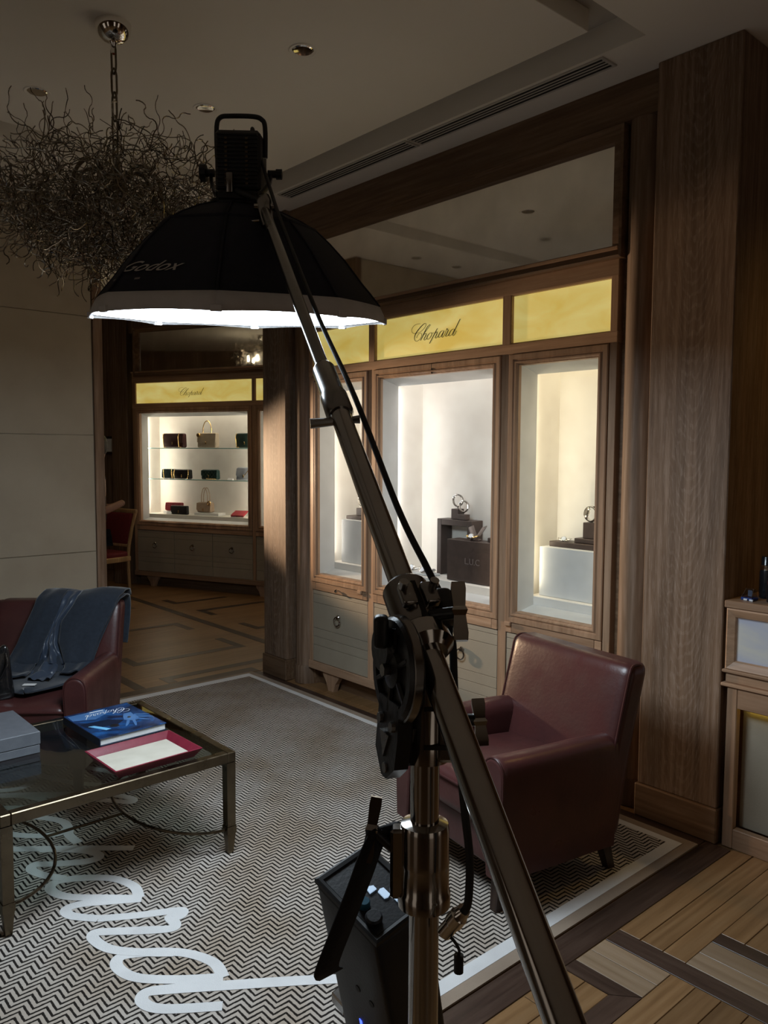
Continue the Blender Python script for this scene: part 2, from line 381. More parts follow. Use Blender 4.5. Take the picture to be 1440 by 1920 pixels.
    def xf(s, fn): s.v = [tuple(fn(Vector(v))) for v in s.v]; return s
    def mesh(s, name, mat, smooth=35):
        me = bpy.data.meshes.new(name); me.from_pydata(s.v, [], s.f); me.update()
        if len(s.f) < 60000:
            bm = bmesh.new(); bm.from_mesh(me); bmesh.ops.recalc_face_normals(bm, faces=bm.faces); bm.to_mesh(me); bm.free()
        if smooth: me.shade_smooth(); me.set_sharp_from_angle(angle=rad(smooth))
        me.materials.append(MATS[mat]); return me
    def build(s, name, mat, parent=None, smooth=35, loc=None, label=None):
        o = bpy.data.objects.new(name, s.mesh(name, mat, smooth)); COL.objects.link(o)
        if parent: o.parent = parent
        if loc: o.location = loc
        if label: o['label'] = label
        return o
def empty(name, label, cat, loc=(0, 0, 0), rz=0, group=None):
    o = bpy.data.objects.new(name, None); COL.objects.link(o); o.location = loc; o.rotation_euler = (0, 0, rz); o.empty_display_size = .1
    o['label'] = label; o['category'] = cat
    if group: o['group'] = group
    return o
def tag(o, label, cat, group=None):
    o['label'] = label; o['category'] = cat
    if group: o['group'] = group
    return o
def struct(o, label, cat):
    o['kind'] = 'structure'; o['label'] = label; o['category'] = cat; return o
def inst(src, name, parent=None, loc=None, rot=None, scale=None):
    o = bpy.data.objects.new(name, src.data); COL.objects.link(o)
    if parent: o.parent = parent
    if loc is not None: o.location = loc
    if rot is not None: o.rotation_euler = rot
    if scale is not None: o.scale = scale
    return o
def spline(pts, k=8, closed=False):
    """Catmull-Rom through tuples of any length"""
    n = len(pts); out = []
    for i in range(n if closed else n-1):
        if closed: a, b, c, d = pts[i-1], pts[i], pts[(i+1) % n], pts[(i+2) % n]
        else: a, b, c, d = pts[max(i-1, 0)], pts[i], pts[i+1], pts[min(i+2, n-1)]
        for j in range(k):
            t = j/k
            out.append(tuple(.5*((2*b[m])+(-a[m]+c[m])*t+(2*a[m]-5*b[m]+4*c[m]-d[m])*t*t+(-a[m]+3*b[m]-3*c[m]+d[m])*t**3) for m in range(len(b))))
    if not closed: out.append(tuple(pts[-1]))
    return out
def stroke(mb, pts, f, thick, k=6, lift=0):
    """pen stroke [(x, y, width)] as a thin solid ribbon, f maps (x, y, h) to 3d"""
    p = spline(pts, k); n = len(p); Lh = []; Rh = []
    for i in range(n):
        a, b = p[max(i-1, 0)], p[min(i+1, n-1)]; dx, dy = b[0]-a[0], b[1]-a[1]; l = sqrt(dx*dx+dy*dy) or 1
        nx, ny = -dy/l, dx/l; w = p[i][2]/2
        Lh.append((p[i][0]+nx*w, p[i][1]+ny*w)); Rh.append((p[i][0]-nx*w, p[i][1]-ny*w))
    V = []
    for i in range(n):
        tk = thick*(.8+.2*i/n)+lift
        V += [f(*Lh[i], 0), f(*Rh[i], 0), f(*Lh[i], tk), f(*Rh[i], tk)]
    F = []
    for i in range(n-1):
        a, b = i*4, i*4+4
        F += [(a+2, a+3, b+3, b+2), (a, b, b+1, a+1), (a, a+2, b+2, b), (a+1, b+1, b+3, a+3)]
    F += [(0, 1, 3, 2), (n*4-4, n*4-2, n*4-1, n*4-3)]
    mb.add(V, F)
# hand-drawn script word: pen strokes (x, y, width) in x-heights
SCRIPT = [
[(-.05,2.62,.019),(-.61,2.66,.019),(-1.33,2.55,.025),(-1.88,2.19,.032),(-2.05,1.79,.032),(-1.88,1.43,.032),(-1.48,1.24,.025),(-.81,1.23,.019),(-.04,1.36,.019),(.62,1.67,.025),(1.1,2.07,.032),(1.24,2.4,.038),(1.1,2.55,.044),(.77,2.51,.057),(.17,2.2,.082),(-.48,1.74,.101),(-1.03,1.27,.108),(-1.34,.77,.089),(-1.38,.32,.057),(-1.13,.03,.038),(-.8,-.04,.032),(-.35,.11,.032),(.08,.41,.038),(.28,.76,.038),(.21,1.03,.032),(-.04,1.16,.025),(-.42,1.07,.025),(-.75,.79,.032),(-.91,.49,.032)],
[(.28,.31,.019),(.84,1.01,.025),(1.38,1.48,.025),(1.91,1.94,.025),(2.17,2.17,.032),(2.04,2.25,.038),(1.59,1.98,.057),(1.16,1.5,.082),(.73,.94,.089),(.36,.42,.082),(0,0,.063)],
[(.36,.38,.019),(.68,.76,.025),(1.04,.97,.038),(1.28,.95,.063),(1.24,.71,.089),(.98,.36,.082),(.8,.11,.057),(.92,-.05,.032),(1.24,.07,.025),(1.5,.27,.019)],
[(2.46,.94,.038),(2.14,.95,.038),(1.77,.73,.07),(1.52,.42,.089),(1.48,.14,.063),(1.67,0,.038),(2.02,.11,.044),(2.36,.41,.07),(2.54,.73,.063),(2.46,.94,.038),(2.68,.86,.025),(3.05,.87,.019)],
[(3.78,1.49,.057),(3.42,1.05,.082),(3,.52,.089),(2.53,-.08,.082),(2.06,-.67,.07)],
[(2.9,.33,.019),(3.21,.7,.025),(3.53,.95,.038),(3.72,.93,.063),(3.68,.69,.089),(3.45,.31,.082),(3.3,.1,.057),(3.43,.01,.032),(3.7,.1,.025),(3.98,.3,.019)],
[(5.16,.93,.032),(4.83,1,.038),(4.42,.84,.07),(4.11,.47,.089),(4,.17,.07),(4.15,.04,.038),(4.48,.15,.025),(4.84,.54,.025),(5.18,.93,.025)],
[(5.22,.94,.076),(5,.6,.089),(4.79,.22,.082),(4.8,.02,.051),(5,.03,.032),(5.29,.28,.025)],
[(5.29,.28,.019),(5.56,.73,.025),(5.79,1.18,.032),(5.87,1.24,.051),(5.94,1.15,.051),(5.88,1.04,.038),(6.07,1.02,.051),(6.12,.92,.076),(5.92,.62,.089),(5.67,.28,.082),(5.57,.11,.057),(5.71,.05,.032),(6.03,.13,.025),(6.36,.42,.022),(6.62,.72,.02)],
[(7.42,.95,.032),(7.09,1,.038),(6.69,.81,.07),(6.39,.46,.089),(6.26,.17,.07),(6.42,.05,.038),(6.75,.14,.025),(7.1,.5,.025),(7.42,.95,.025)],
[(8.59,2.35,.076),(8.04,1.59,.089),(7.53,.84,.089),(7.2,.35,.089),(7.08,.11,.063),(7.21,.01,.038),(7.46,.14,.032),(7.85,.68,.025)]]
def script_word(f, thick, wmul=1.0, wmin=0, k=6):
    mb = MB()
    for i, st in enumerate(SCRIPT): stroke(mb, [(x, y, max(wd*wmul, wmin)) for x, y, wd in st], f, thick, k, thick*.3*((i*4) % 11)/11)
    return mb
def text_mb(body, size, f, shear=0, thick=.001, align='LEFT'):
    """letters from the built-in font, laid out by f(x, y, h)"""
    c = bpy.data.curves.new('t', 'FONT'); c.body = body; c.size = size; c.shear = shear; c.align_x = align; c.extrude = thick/2; c.resolution_u = 4
    o = bpy.data.objects.new('t', c); me = bpy.data.meshes.new_from_object(o)
    mb = MB(); mb.add([f(v.co.x, v.co.y, v.co.z+thick/2) for v in me.vertices], [tuple(p.vertices) for p in me.polygons])
    bpy.data.objects.remove(o); bpy.data.curves.remove(c); bpy.data.meshes.remove(me); return mb

# ================================================================== THE SETTING
CEIL = 3.32
# floor
mb = MB().box(-14, 3.5, -4, 9, -.06, -.004); mb.box(-14, -5.075, -4, 9, -.004, 0); mb.box(-5.075, 3.5, 3.28, 9, -.004, 0); mb.box(-.2, 3.5, -4, 3.28, -.004, 0)
floor = struct(mb.build('floor', 'floor_oak_y'), 'oak parquet floor with dark inlaid strips around the patterned rug', 'floor')
PL = []
def plank(x0, x1, y0, y1, mat, name='plank', z=0):
    g = .0012
    MB().box(x0+g, x1-g, y0+g, y1-g, z-.0035, z, .0012).build(name, mat, floor, 0)
# parquet beside the rug (right foreground)
for x in (-1.455, -1.371, -1.290): plank(x, x+.081, 2.382, 3.27, 'floor_oak_y')
for y in (2.382, 2.4695): plank(-1.21, -.62, y, y+.0875, 'floor_oak_x'); plank(-.62, -.2, y, y+.0875, 'floor_oak_x')
for i in range(12):
    x = -1.21+i*.0825
    plank(x, x+.0825, 2.626, 3.27, 'floor_oak_y')
for y in (2.127, 2.211): plank(-1.455, -1.212, y, y+.084, 'floor_oak_x')
for i in range(12):
    x = -1.212+i*.0825
    e = 1.1+.37*((i*5) % 3)
    plank(x, x+.0825, e, 2.296, 'floor_oak_y'); plank(x, x+.0825, -.5, e, 'floor_oak_y')
for x in (-1.455, -1.371): plank(x, x+.084, 1.86, 2.06, 'floor_oak_y'); plank(x, x+.084, .3, 1.86, 'floor_oak_y')
plank(-1.455, -.2, 2.297, 2.381, 'floor_dark', 'inlay_strip'); plank(-1.21, -.2, 2.558, 2.625, 'floor_dark', 'inlay_strip')
MB().prism([(-1.455, 2.061), (-1.2885, 2.061), (-1.214, 2.126), (-1.455, 2.126)], -.0035, 0).build('inlay_strip', 'floor_dark', floor, 0)
MB().prism([(-1.287, .3), (-1.213, .3), (-1.213, 2.124), (-1.287, 2.0595)], -.0035, 0).build('inlay_strip', 'floor_dark_y', floor, 0)
plank(-1.565, -1.457, -.5, 3.225, 'floor_dark_y', 'inlay_strip'); plank(-5.07, -1.567, 3.16, 3.225, 'floor_dark', 'inlay_strip')
# inlay in the room behind
for x0, x1, y0, y1 in [(-9.4, -5.0, 3.72, 3.80), (-7.02, -6.95, 2.4, 3.47), (-7.02, -6.67, 3.47, 3.54), (-6.2, -5.79, 3.48, 3.55), (-5.87, -5.79, 2.62, 3.48), (-6.07, -5.79, 2.55, 2.62),
                       (-5.36, -5.28, 2.62, 3.5), (-5.36, -5.20, 2.55, 2.62), (-6.4, -5.20, 2.30, 2.375), (-7.45, -7.13, 3.97, 4.04), (-7.45, -7.37, 4.04, 4.78), (-8.2, -7.9, 3.95, 4.02),
                       (-7.97, -7.9, 4.02, 4.6), (-6.62, -6.29, 3.97, 4.04), (-6.37, -6.29, 4.04, 4.8), (-8.3, -7.95, 3.47, 3.54), (-8.02, -7.95, 2.7, 3.47)]:
    MB().box(x0, x1, y0, y1, .0002, .0012).build('inlay_strip', 'floor_dark' if x1-x0 > y1-y0 else 'floor_dark_y', floor, 0)
MB().box(-5.19, -5.077, -.5, 3.23, .0002, .0012).build('inlay_strip', 'floor_dark_y', floor, 0)

# ceiling with a shadow-gap around a lower central panel
mb = MB().box(-14, -4.68, -4, 9, CEIL, 3.5); mb.box(-1.815, 4, -4, 9, CEIL, 3.5); mb.box(-4.68, -1.815, -4, -.2, CEIL, 3.5); mb.box(-4.68, -1.815, 2.985, 9, CEIL, 3.5)
ceiling = struct(mb.build('ceiling', 'ceiling_paint', None, 0), 'plain warm grey ceiling with a recessed gap around its central panel', 'ceiling')
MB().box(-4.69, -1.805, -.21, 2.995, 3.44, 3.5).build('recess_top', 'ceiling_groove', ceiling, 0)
MB().box(-4.53, -1.99, -.05, 2.845, 3.35, 3.44, .002).build('central_panel', 'ceiling_paint', ceiling, 0)

# left wall with upholstered panels
wl = struct(MB().box(-5.60, -5.43, -3, 2.14, 0, CEIL).build('wall_left', 'wall_fabric', None, 0), 'side wall of large taupe fabric panels behind the armchair with the jacket', 'wall')
zs = [.10, .96, 1.755, 2.55, 3.315]
for y0, y1 in ((-2.2, .1), (.1, 2.135)):
    for a, b in zip(zs, zs[1:]): MB().box(-5.43, -5.418, y0+.002, y1-.002, a+.002, b-.002, .002).build('wall_panel', 'wall_fabric', wl, 0)
MB().box(-5.43, -5.41, -3, 2.14, 0, .10, .003).build('baseboard', 'wall_oak', wl, 0)
t1 = struct(MB().box(-5.62, -5.408, 2.14, 2.205, 0, CEIL, .004).build('trim_1', 'wall_oak', None, 0), 'slim oak end post of the fabric-panelled wall', 'trim')

# display wall: oak piers, header and half columns
mb = MB().box(-4.74, -1.89, 3.275, 3.40, 3.14, CEIL); mb.box(-4.74, -4.53, 3.345, 3.75, 0, 3.14); mb.box(-2.12, -1.89, 3.345, 3.75, 0, 3.14); mb.box(-4.74, -1.89, 3.80, 3.95, 0, CEIL)
wr = struct(mb.build('wall_right', 'wall_oak_x', None, 0), 'oak-panelled display wall running along the right side of the lounge', 'wall')
for x0, x1, yb, lo in ((-1.90, -1.53, 5.2, 'limed_oak_right'), (-5.01, -4.72, 3.95, 'limed_oak_left')):
    MB().box(x0, x1, 3.23, yb, .15, CEIL, .004).build('pier', lo, wr, 0)
    MB().box(x0-.008, x1+.008, 3.217, yb, 0, .15, .005).build('plinth', 'wall_oak_x', wr, 0)
for cx_ in (-4.628, -2.005):
    MB().lathe([(.078, .13), (.078, 3.14)], (cx_, 3.345, 0), 28).build('half_column', 'wall_oak', wr)
    MB().lathe([(.086, 0), (.086, .12), (.08, .13)], (cx_, 3.345, 0), 28).build('column_base', 'wall_oak', wr)
MB().box(-1.53, 3.5, 5.1, 5.2, 0, CEIL).build('recess_panel', 'wall_oak', wr, 0)

# unseen walls by the camera, added to stripe the chrome: oak piers, open bays
wf = struct(MB().box(-5.4, 2.6, -2.95, -2.80, 2.75, CEIL).build('wall_front', 'wall_oak_x', None, 0), 'added oak wall behind the viewpoint, bays set for chrome reflections', 'wall')
for x0, x1 in ((-5.4, -3.4), (-2.3, -.9), (0.1, 2.6)): MB().box(x0, x1, -2.95, -2.80, 0, 2.75, .004).build('pier', 'wall_oak', wf, 0)
wg = struct(MB().box(2.6, 2.75, -2.95, 5.1, 2.75, CEIL).build('wall_side', 'wall_oak_x', None, 0), 'added oak wall to the right of the viewpoint, bays set for chrome reflections', 'wall')
for y0, y1 in ((-2.8, -.6), (.5, 2.2), (3.2, 5.1)): MB().box(2.6, 2.75, y0, y1, 0, 2.75, .004).build('pier', 'wall_oak', wg, 0)
ws = struct(MB().box(-12.2, -5.6, .35, .5, 0, CEIL).build('wall_rear_left', 'wall_oak', None, 0), 'added oak side wall of the room behind, out of sight past the fabric wall', 'wall')  # unseen, added with the end wall to darken the room behind
wx = struct(MB().box(-12.35, -12.2, .35, 5.2, 0, CEIL).build('wall_rear_end', 'wall_oak', None, 0), 'added oak end wall of the room behind, out of sight', 'wall')
# wall of the room behind, turned 23 degrees
BA = rad(23.3); BP = Vector((-7.667, 4.917, 0))
mb = MB().box(-6, 5, .42, .55, 0, CEIL); mb.box(-6, -2.19, .10, .42, 0, CEIL); mb.box(-1.93, 2.2, .03, .42, 3.07, CEIL); mb.box(-2.2, -1.93, .08, .42, 0, CEIL)
wb = struct(mb.build('wall_back', 'wall_oak', None, 0), 'dark oak wall of the room behind the opening', 'wall'); wb.location = BP; wb.rotation_euler = (0, 0, BA)
MB().box(-2.19, -1.93, -.02, .08, 0, CEIL, .006).build('pier', 'wall_oak', wb, 0)
MB().box(-6, -2.2, .085, .10, 0, .16, .003).build('plinth', 'wall_oak_x', wb, 0)

# ================================================================== RUG
rug = empty('rug', 'large beige rug with black zigzag weave and white script across it', 'rug', (-3.30, 1.2, 0))
RX, RY = -3.30, 1.2
def rl(x, y, z=0): return (x-RX, y-RY, z)
RT_ = .008
MB().box(-4.965-RX, -1.664-RX, -.9-RY, 3.07-RY, .0005, RT_).build('field', 'rug_zigzag', rug, 0)
def ring(name, mat, a, b, z):
    (x0, x1, y0, y1), (X0, X1, Y0, Y1) = a, b; m = MB()
    for p in ((X0, x0, Y0, Y1), (x1, X1, Y0, Y1), (x0, x1, Y0, y0), (x0, x1, y1, Y1)): m.box(p[0]-RX, p[1]-RX, p[2]-RY, p[3]-RY, .0005, z)
    m.build(name, mat, rug, 0)
ring('white_border', 'rug_white', (-4.965, -1.664, -.9, 3.07), (-5.035, -1.612, -.95, 3.11), RT_)
ring('tan_border', 'rug_tan', (-5.035, -1.612, -.95, 3.11), (-5.072, -1.567, -.99, 3.157), RT_-.001)
script_word(lambda x, y, h: (-4.085+x*.265-RX, .965+y*.255-RY, RT_-.001+h), .0025, 1.95, .155, 8).build('script_lettering', 'rug_white', rug)

# ================================================================== DISPLAY CABINETS
def ring_pull(parent, x, z):
    m = MB().tube([(x+.03*cos(a), -.018, z+.03*sin(a)-.012) for a in [2*pi*k/20 for k in range(20)]], .005, 6, closed=True)
    m.lathe([(.014, 0), (.016, .01), (.010, .018)], (x, 0, z+.015), 12, Matrix.Rotation(rad(90), 3, 'X'))
    return m.build('ring_pull', 'nickel', parent)
def niche(root, gx0, gx1, gz0, gz1, zf, tall, depth, power, col, shelves=()):
    j, e = .14, .045
    a = (gx0, gx1, gz0, gz1); b = (gx0+.012, gx1-.012, gz0+.032, gz1-.04)
    def q(r, y): return [(r[0], y, r[2]), (r[1], y, r[2]), (r[1], y, r[3]), (r[0], y, r[3])]
    m = MB().add(q(a, .02)+q(b, j), [(k, (k+1) % 4, 4+(k+1) % 4, 4+k) for k in range(4)])
    c = (b[0]-e, b[1]+e, zf, tall)
    m.add(q(b, j)+q((c[0], c[1], b[2], tall), j+.004), [(k, (k+1) % 4, 4+(k+1) % 4, 4+k) for k in range(4)])
    m.build('niche_reveal', 'plaster_shaded', root, 0)
    MB().add(q(c, j+.004)+q(c, depth), [(1, 5, 6, 2), (0, 3, 7, 4), (2, 6, 7, 3), (4, 5, 6, 7)]).build('niche_lining', 'plaster', root, 0)
    MB().box(c[0], c[1], j, depth, b[2]-.02, zf, .002).build('niche_floor', 'plaster', root, 0)
    l = area_light('niche_light', (0, 0, 0), (gx1-gx0, .16), power*.42, col); l.parent = root; l.location = ((gx0+gx1)/2, j+.12, tall-.02)
    for sg, xx in ((1, c[0]+.018), (-1, c[1]-.018)):
        l = area_light('niche_light', (xx, j+.016, (zf+gz1)/2), (.016, gz1-zf-.1), power*.30, col, Vector((sg*.62, .78, 0)).to_track_quat('-Z', 'Y').to_euler()); l.parent = root
def bay(root, px, dx, gx, panels, split, latch, knob, power, col, word=None, rings=True, tall=2.53, depth=.40):
    lp = MB().box(px[0], px[1], .022, .034, 2.222, 2.466).build('light_panel', 'alabaster_yellow', root, 0)
    MB().rsweep(px[0]-.006, px[1]+.006, 2.216, 2.472, [(0, .03), (0, .002), (.006, .006), (.008, .022)]).build('panel_trim', 'case_oak_x', lp, 20)
    if word:
        cx_, cz_, sc = word
        script_word(lambda x, y, h: (cx_+x*sc, .0215-h, cz_+y*sc), .002, 1.35, .045).build('script_lettering', 'ink', lp)
    halves = [(dx[0], dx[1])] if not split else [(dx[0], (dx[0]+dx[1])/2-.0015), ((dx[0]+dx[1])/2+.0015, dx[1])]
    z0, z1 = .747, 2.162
    d = MB().rsweep(dx[0], dx[1], z0, z1, [(0, .05), (0, -.006), (.004, -.010), (.026, -.010), (.030, -.004), (.034, -.004), (.040, -.012), (.047, -.012), (.054, .0), (.058, .0), (.060, .02), (.060, .05)]).build('door', 'case_oak', root, 20)
    if split:
        mid = (dx[0]+dx[1])/2
        MB().box(mid-.0015, mid+.0015, -.0105, .0, z1-.058, z1+.001).build('door_gap', 'slot_dark', d, 0)
        for a, b in ((gx[0]-.02, mid-.001), (mid+.001, gx[1]+.02)): MB().box(a, b, .006, .010, .79, 2.12).build('glass', 'showcase_glass', d, 0)
    else: MB().box(gx[0]-.02, gx[1]+.02, .006, .010, .79, 2.12).build('glass', 'showcase_glass', d, 0)
    if latch is not None: MB().box(latch-.02, latch+.02, -.022, -.006, .728, .752, .004).build('latch', 'case_oak_x', d, 0)
    e0 = dx[0]+.04; e1 = dx[1]-.04
    for a, b in ((dx[0], e0), (e1, dx[1])): MB().box(a+.001, b-.001, -.004, .03, .692, .744, .0015).build('end_block', 'case_oak_x', root, 0)
    n = 2 if split else 1
    for k in range(n):
        a = e0+(e1-e0)*k/n; b = e0+(e1-e0)*(k+1)/n
        dr = MB().box(a+.001, b-.001, -.004, .03, .692, .744, .0015).build('drawer', 'case_oak_x', root, 0)
        if knob: MB().lathe([(.004, 0), (.005, .012), (.011, .018), (.011, .026), (.005, .031)], ((a+b)/2, -.004, .718), 12, Matrix.Rotation(rad(90), 3, 'X')).build('knob', 'nickel', dr)
    for k in range(panels):
        a = dx[0]+(dx[1]-dx[0])*k/panels; b = dx[0]+(dx[1]-dx[0])*(k+1)/panels
        m = MB(); zz = [.184, .30, .36, .42, .60, .66, .687]
        for z in range(len(zz)-1): m.box(a+.003, b-.003, .004, .03, zz[z]+.001, zz[z+1]-.001, .0012)
        p = m.build('leather_front', 'panel_leather', root, 0)
        if rings: ring_pull(p, (a+b)/2, .52)
    niche(root, gx[0], gx[1], .80, 2.105, .878, tall, depth, power, col)
def carcass(root, X0, X1, stiles, mirror, feet):
    for a, b in stiles: MB().box(a, b, .0015, .05, .126, 2.598, .002).build('stile', 'case_oak', root, 0)
    for z0, z1, y in ((.125, .182, -.006), (2.164, 2.218, 0), (2.47, 2.60, 0)): MB().box(X0, X1, y, .05, z0, z1, .003).build('rail', 'case_oak_x', root, 0)
    MB().box(X0, X1, -.02, .03, 2.585, 2.603, .003).build('cornice', 'case_oak_x', root, 0)
    mf = MB().rsweep(mirror[0]-.07, mirror[1]+.07, 2.545, 3.137, [(0, .06), (0, -.03), (.012, -.034), (.02, -.012), (.062, -.006), (.068, .012), (.07, .03)]).build('mirror_frame', 'wall_oak_x', root, 20)
    MB().box(mirror[0], mirror[1], .018, .026, 2.61, 3.07).build('mirror', 'mirror_glass', mf, 0)
    MB().box(X0+.01, X1-.01, .09, .12, 0, .13).build('toe_kick', 'wall_oak_x', root, 0)
    for x in feet:
        MB().prism([(x-.09, .126), (x+.09, .126), (x+.085, .10), (x+.05, .055), (x+.03, 0), (x-.03, 0), (x-.05, .055), (x-.085, .10)], .012, .05, lambda a, b, h: (a, h, b)).build('bracket_foot', 'case_oak', root, 0)
    MB().box(X0, X1, .42, .44, .1, 3.1).build('back_board', 'wall_oak', root, 0)

cab = empty('display_cabinet', 'oak watch showcase with three lit glass bays, yellow lit signs and a mirror above', 'cabinet', (-3.325, 3.30, 0))
carcass(cab, -1.215, 1.215, [(-1.212, -1.174), (-.574, -.519), (.519, .574), (1.174, 1.212)], (-1.17, 1.17), (-.98, -.40, .40, .98))
bay(cab, (-1.172, -.577), (-1.172, -.577), (-1.112, -.637), 1, False, -.64, True, 4.0, (1, .91, .80))
bay(cab, (-.517, .517), (-.517, .517), (-.457, .457), 2, True, None, False, 6.4, (1, .95, .92), word=(-.124, 2.308, .0371))
bay(cab, (.577, 1.172), (.577, 1.172), (.637, 1.112), 1, False, .60, False, 4.2, (1, .87, .62))

bcab = empty('display_cabinet', 'oak handbag showcase in the room behind with one wide lit window and yellow sign', 'cabinet', BP, BA)
carcass(bcab, -1.87, 1.75, [(-1.865, -1.822), (-.122, -.080), (1.70, 1.745)], (-1.75, 1.65), (-1.6, 0.0))
bay(bcab, (-1.817, -.126), (-1.82, -.124), (-1.762, -.184), 3, False, None, False, 10.5, (1, .89, .72), word=(-1.098, 2.305, .0345))
bay(bcab, (-.077, 1.695), (-.078, 1.697), (-.018, 1.637), 3, False, None, False, 9, (1, .89, .72))
for z in (1.690, 1.312): MB().box(-1.79, -.155, .17, .395, z-.011, z, .001).build('glass_shelf', 'shelf_glass', bcab, 0)
for gs in [o for o in bcab.children if o.name.startswith('glass_shelf')]:
    z = max(v.co.z for v in gs.data.vertices); MB().box(-1.79, -.155, .1665, .1695, z-.011, z, .001).build('front_edge', 'shelf_edge', gs, 0)

# ================================================================== GOODS IN THE WATCH SHOWCASE
def block(name, label, x0, x1, y0, y1, z0, z1, mat, cat, b=.003):
    cx_, cy_ = (x0+x1)/2, (y0+y1)/2
    o = MB().box(x0-cx_, x1-cx_, y0-cy_, y1-cy_, 0, z1-z0, b).build(name, mat, None, 0, (cx_, cy_, z0+.0005))
    return tag(o, label, cat)
def watch(label, loc, rz=0, r=.036, case='silver', strap='silver', lean=0, flat=False):
    """watch closed round a C-shaped holder, or lying down"""
    root = empty('watch', label, 'watch', loc, rz)
    tilt = Matrix.Rotation(lean, 3, 'X')
    def T(v): v = Vector(v); v = tilt @ v; return v
    pts = [T((r*cos(a)*.92, 0, r+.014+r*sin(a))) for a in [2*pi*k/28 for k in range(28)]]
    m = MB().tube(pts, .0105, 8, closed=True, flat=.45); m.build('strap', strap, root)
    d = T((-.72, -.0, .69)).normalized(); c = T((-.66*r, 0, r+.014+.72*r)); R = Vector((0, 0, 1)).rotation_difference(Vector((-.62, -.45, .64)).normalized()).to_matrix()
    q = MB().lathe([(.015, -.004), (.019, -.003), (.020, .002), (.0175, .005)], c, 20, R).build('case', case, root)
    MB().lathe([(.016, .0046), (.016, .0056)], c, 20, R).build('dial', 'white_print', q)
    MB().cyl(c + R @ Vector((.019, 0, 0)), c + R @ Vector((.025, 0, 0)), .003, n=8).build('crown', case, q)
    hold = MB().tube([T((.0, 0, .0)), T((.0, 0, .008)), T((r*.55, 0, .020)), T((r*.86, 0, r+.0))], .0032, 6).build('holder', 'nickel_dark', root)
    return root
def lying_watch(label, loc, rz=0, s=1.0, face='silver'):
    root = empty('watch', label, 'watch', loc, rz)
    pts = [(.035*s*cos(a), .026*s*sin(a), .014*s+.006*s*cos(2*a)) for a in [2*pi*k/24 for k in range(24)]]
    MB().tube(pts, .011*s, 8, closed=True, flat=.4).build('strap', face, root)
    R = Matrix.Rotation(rad(55), 3, 'X'); q = MB().lathe([(.015*s, -.004), (.019*s, -.002), (.019*s, .003), (.016*s, .006)], (0, -.028*s, .018*s), 18, R).build('case', 'silver', root)
    MB().lathe([(.0145*s, .0058), (.0145*s, .0066)], (0, -.028*s, .018*s), 18, R).build('dial', 'white_print', q)
    return root
ZF = .8785
block('display_plinth', 'pale grey plinth in the right bay of the watch showcase', -2.675, -2.30, 3.485, 3.665, ZF, 1.145, 'plaster_shaded', 'plinth', .002)
block('display_plinth', 'pale grey plinth in the left bay of the watch showcase', -4.404, -4.06, 3.485, 3.665, ZF, 1.178, 'plaster_shaded', 'plinth', .002)
block('display_slab', 'wide low brown slab on the pale plinth of the right bay', -2.648, -2.36, 3.53, 3.645, 1.145, 1.174, 'brown_block', 'display slab')
block('display_slab', 'smaller brown slab stacked upon the wide slab in the right bay', -2.504, -2.355, 3.555, 3.64, 1.175, 1.20, 'brown_block', 'display slab')
block('watch_stand', 'brown cube stand under the round silver watch in the right bay', -2.462, -2.39, 3.57, 3.63, 1.201, 1.285, 'brown_block', 'watch stand')
block('display_post', 'tall thin brown post behind the round silver watch', -2.432, -2.36, 3.637, 3.652, 1.201, 1.50, 'brown_block', 'display post')
block('display_slab', 'brown slab on the pale plinth of the left bay', -4.409, -4.13, 3.53, 3.645, 1.178, 1.203, 'brown_block', 'display slab')
block('watch_stand', 'brown cube stand on the slab in the left bay', -4.335, -4.27, 3.56, 3.62, 1.204, 1.258, 'brown_block', 'watch stand')
watch('steel watch on the brown cube in the left bay', (-4.30, 3.59, 1.259), .3)
w_ = empty('watch', 'round polished silver cuff watch on its cube beside the tall post', 'watch', (-2.43, 3.60, 1.286))
MB().tube([(.036*cos(a), .0, .045+.038*sin(a)) for a in [2*pi*k/28 for k in range(28)]], .017, 10, closed=True, flat=.35).build('strap', 'silver', w_)
R_ = Vector((0, 0, 1)).rotation_difference(Vector((-.5, -.75, .3)).normalized()).to_matrix()
q_ = MB().lathe([(.020, -.006), (.028, -.003), (.029, .003), (.022, .008)], (-.016, -.018, .052), 22, R_).build('case', 'silver', w_)
MB().lathe([(.021, .0078), (.021, .0088)], (-.016, -.018, .052), 22, R_).build('dial', 'nickel_dark', q_)
MB().tube([(0, 0, 0), (0, 0, .012)], .007, 8).build('holder', 'nickel_dark', w_)
lying_watch('jewelled silver watch lying on the wide slab in the right bay', (-2.57, 3.565, 1.1755), .4, .85)
# middle bay
arch = empty('display_arch', 'dark brown open arch stand beneath the two watches in the middle bay', 'display stand', (-3.42, 3.635, ZF))
AX = -3.42
for x0, x1, z0, z1, n in ((-3.568, -3.532, 0, .355, 'upright'), (-3.312, -3.272, 0, .355, 'upright'), (-3.532, -3.312, .318, .355, 'bridge')):
    MB().box(x0-AX, x1-AX, -.040, .060, z0, z1, .002).build(n, 'brown_block', arch, 0)
bx_ = empty('display_box', 'dark brown display box with raised letters in front of the arch', 'display box', (-3.195, 3.535, ZF+.003))
MB().box(-.172, .172, -.055, .055, 0, .247, .002).build('body', 'brown_block', bx_, 0)
text_mb('L.U.C', .052, lambda x, y, h: (-.028+x, -.0552-h, .108+y), 0, .002).build('lettering', 'lettering_grey', bx_)
block('watch_stand', 'taller brown cube on the arch under the rear watch', -3.462, -3.40, 3.61, 3.665, 1.235, 1.300, 'brown_block', 'watch stand')
block('watch_stand', 'shorter brown cube on the arch under the front watch', -3.395, -3.328, 3.596, 3.64, 1.235, 1.270, 'brown_block', 'watch stand')
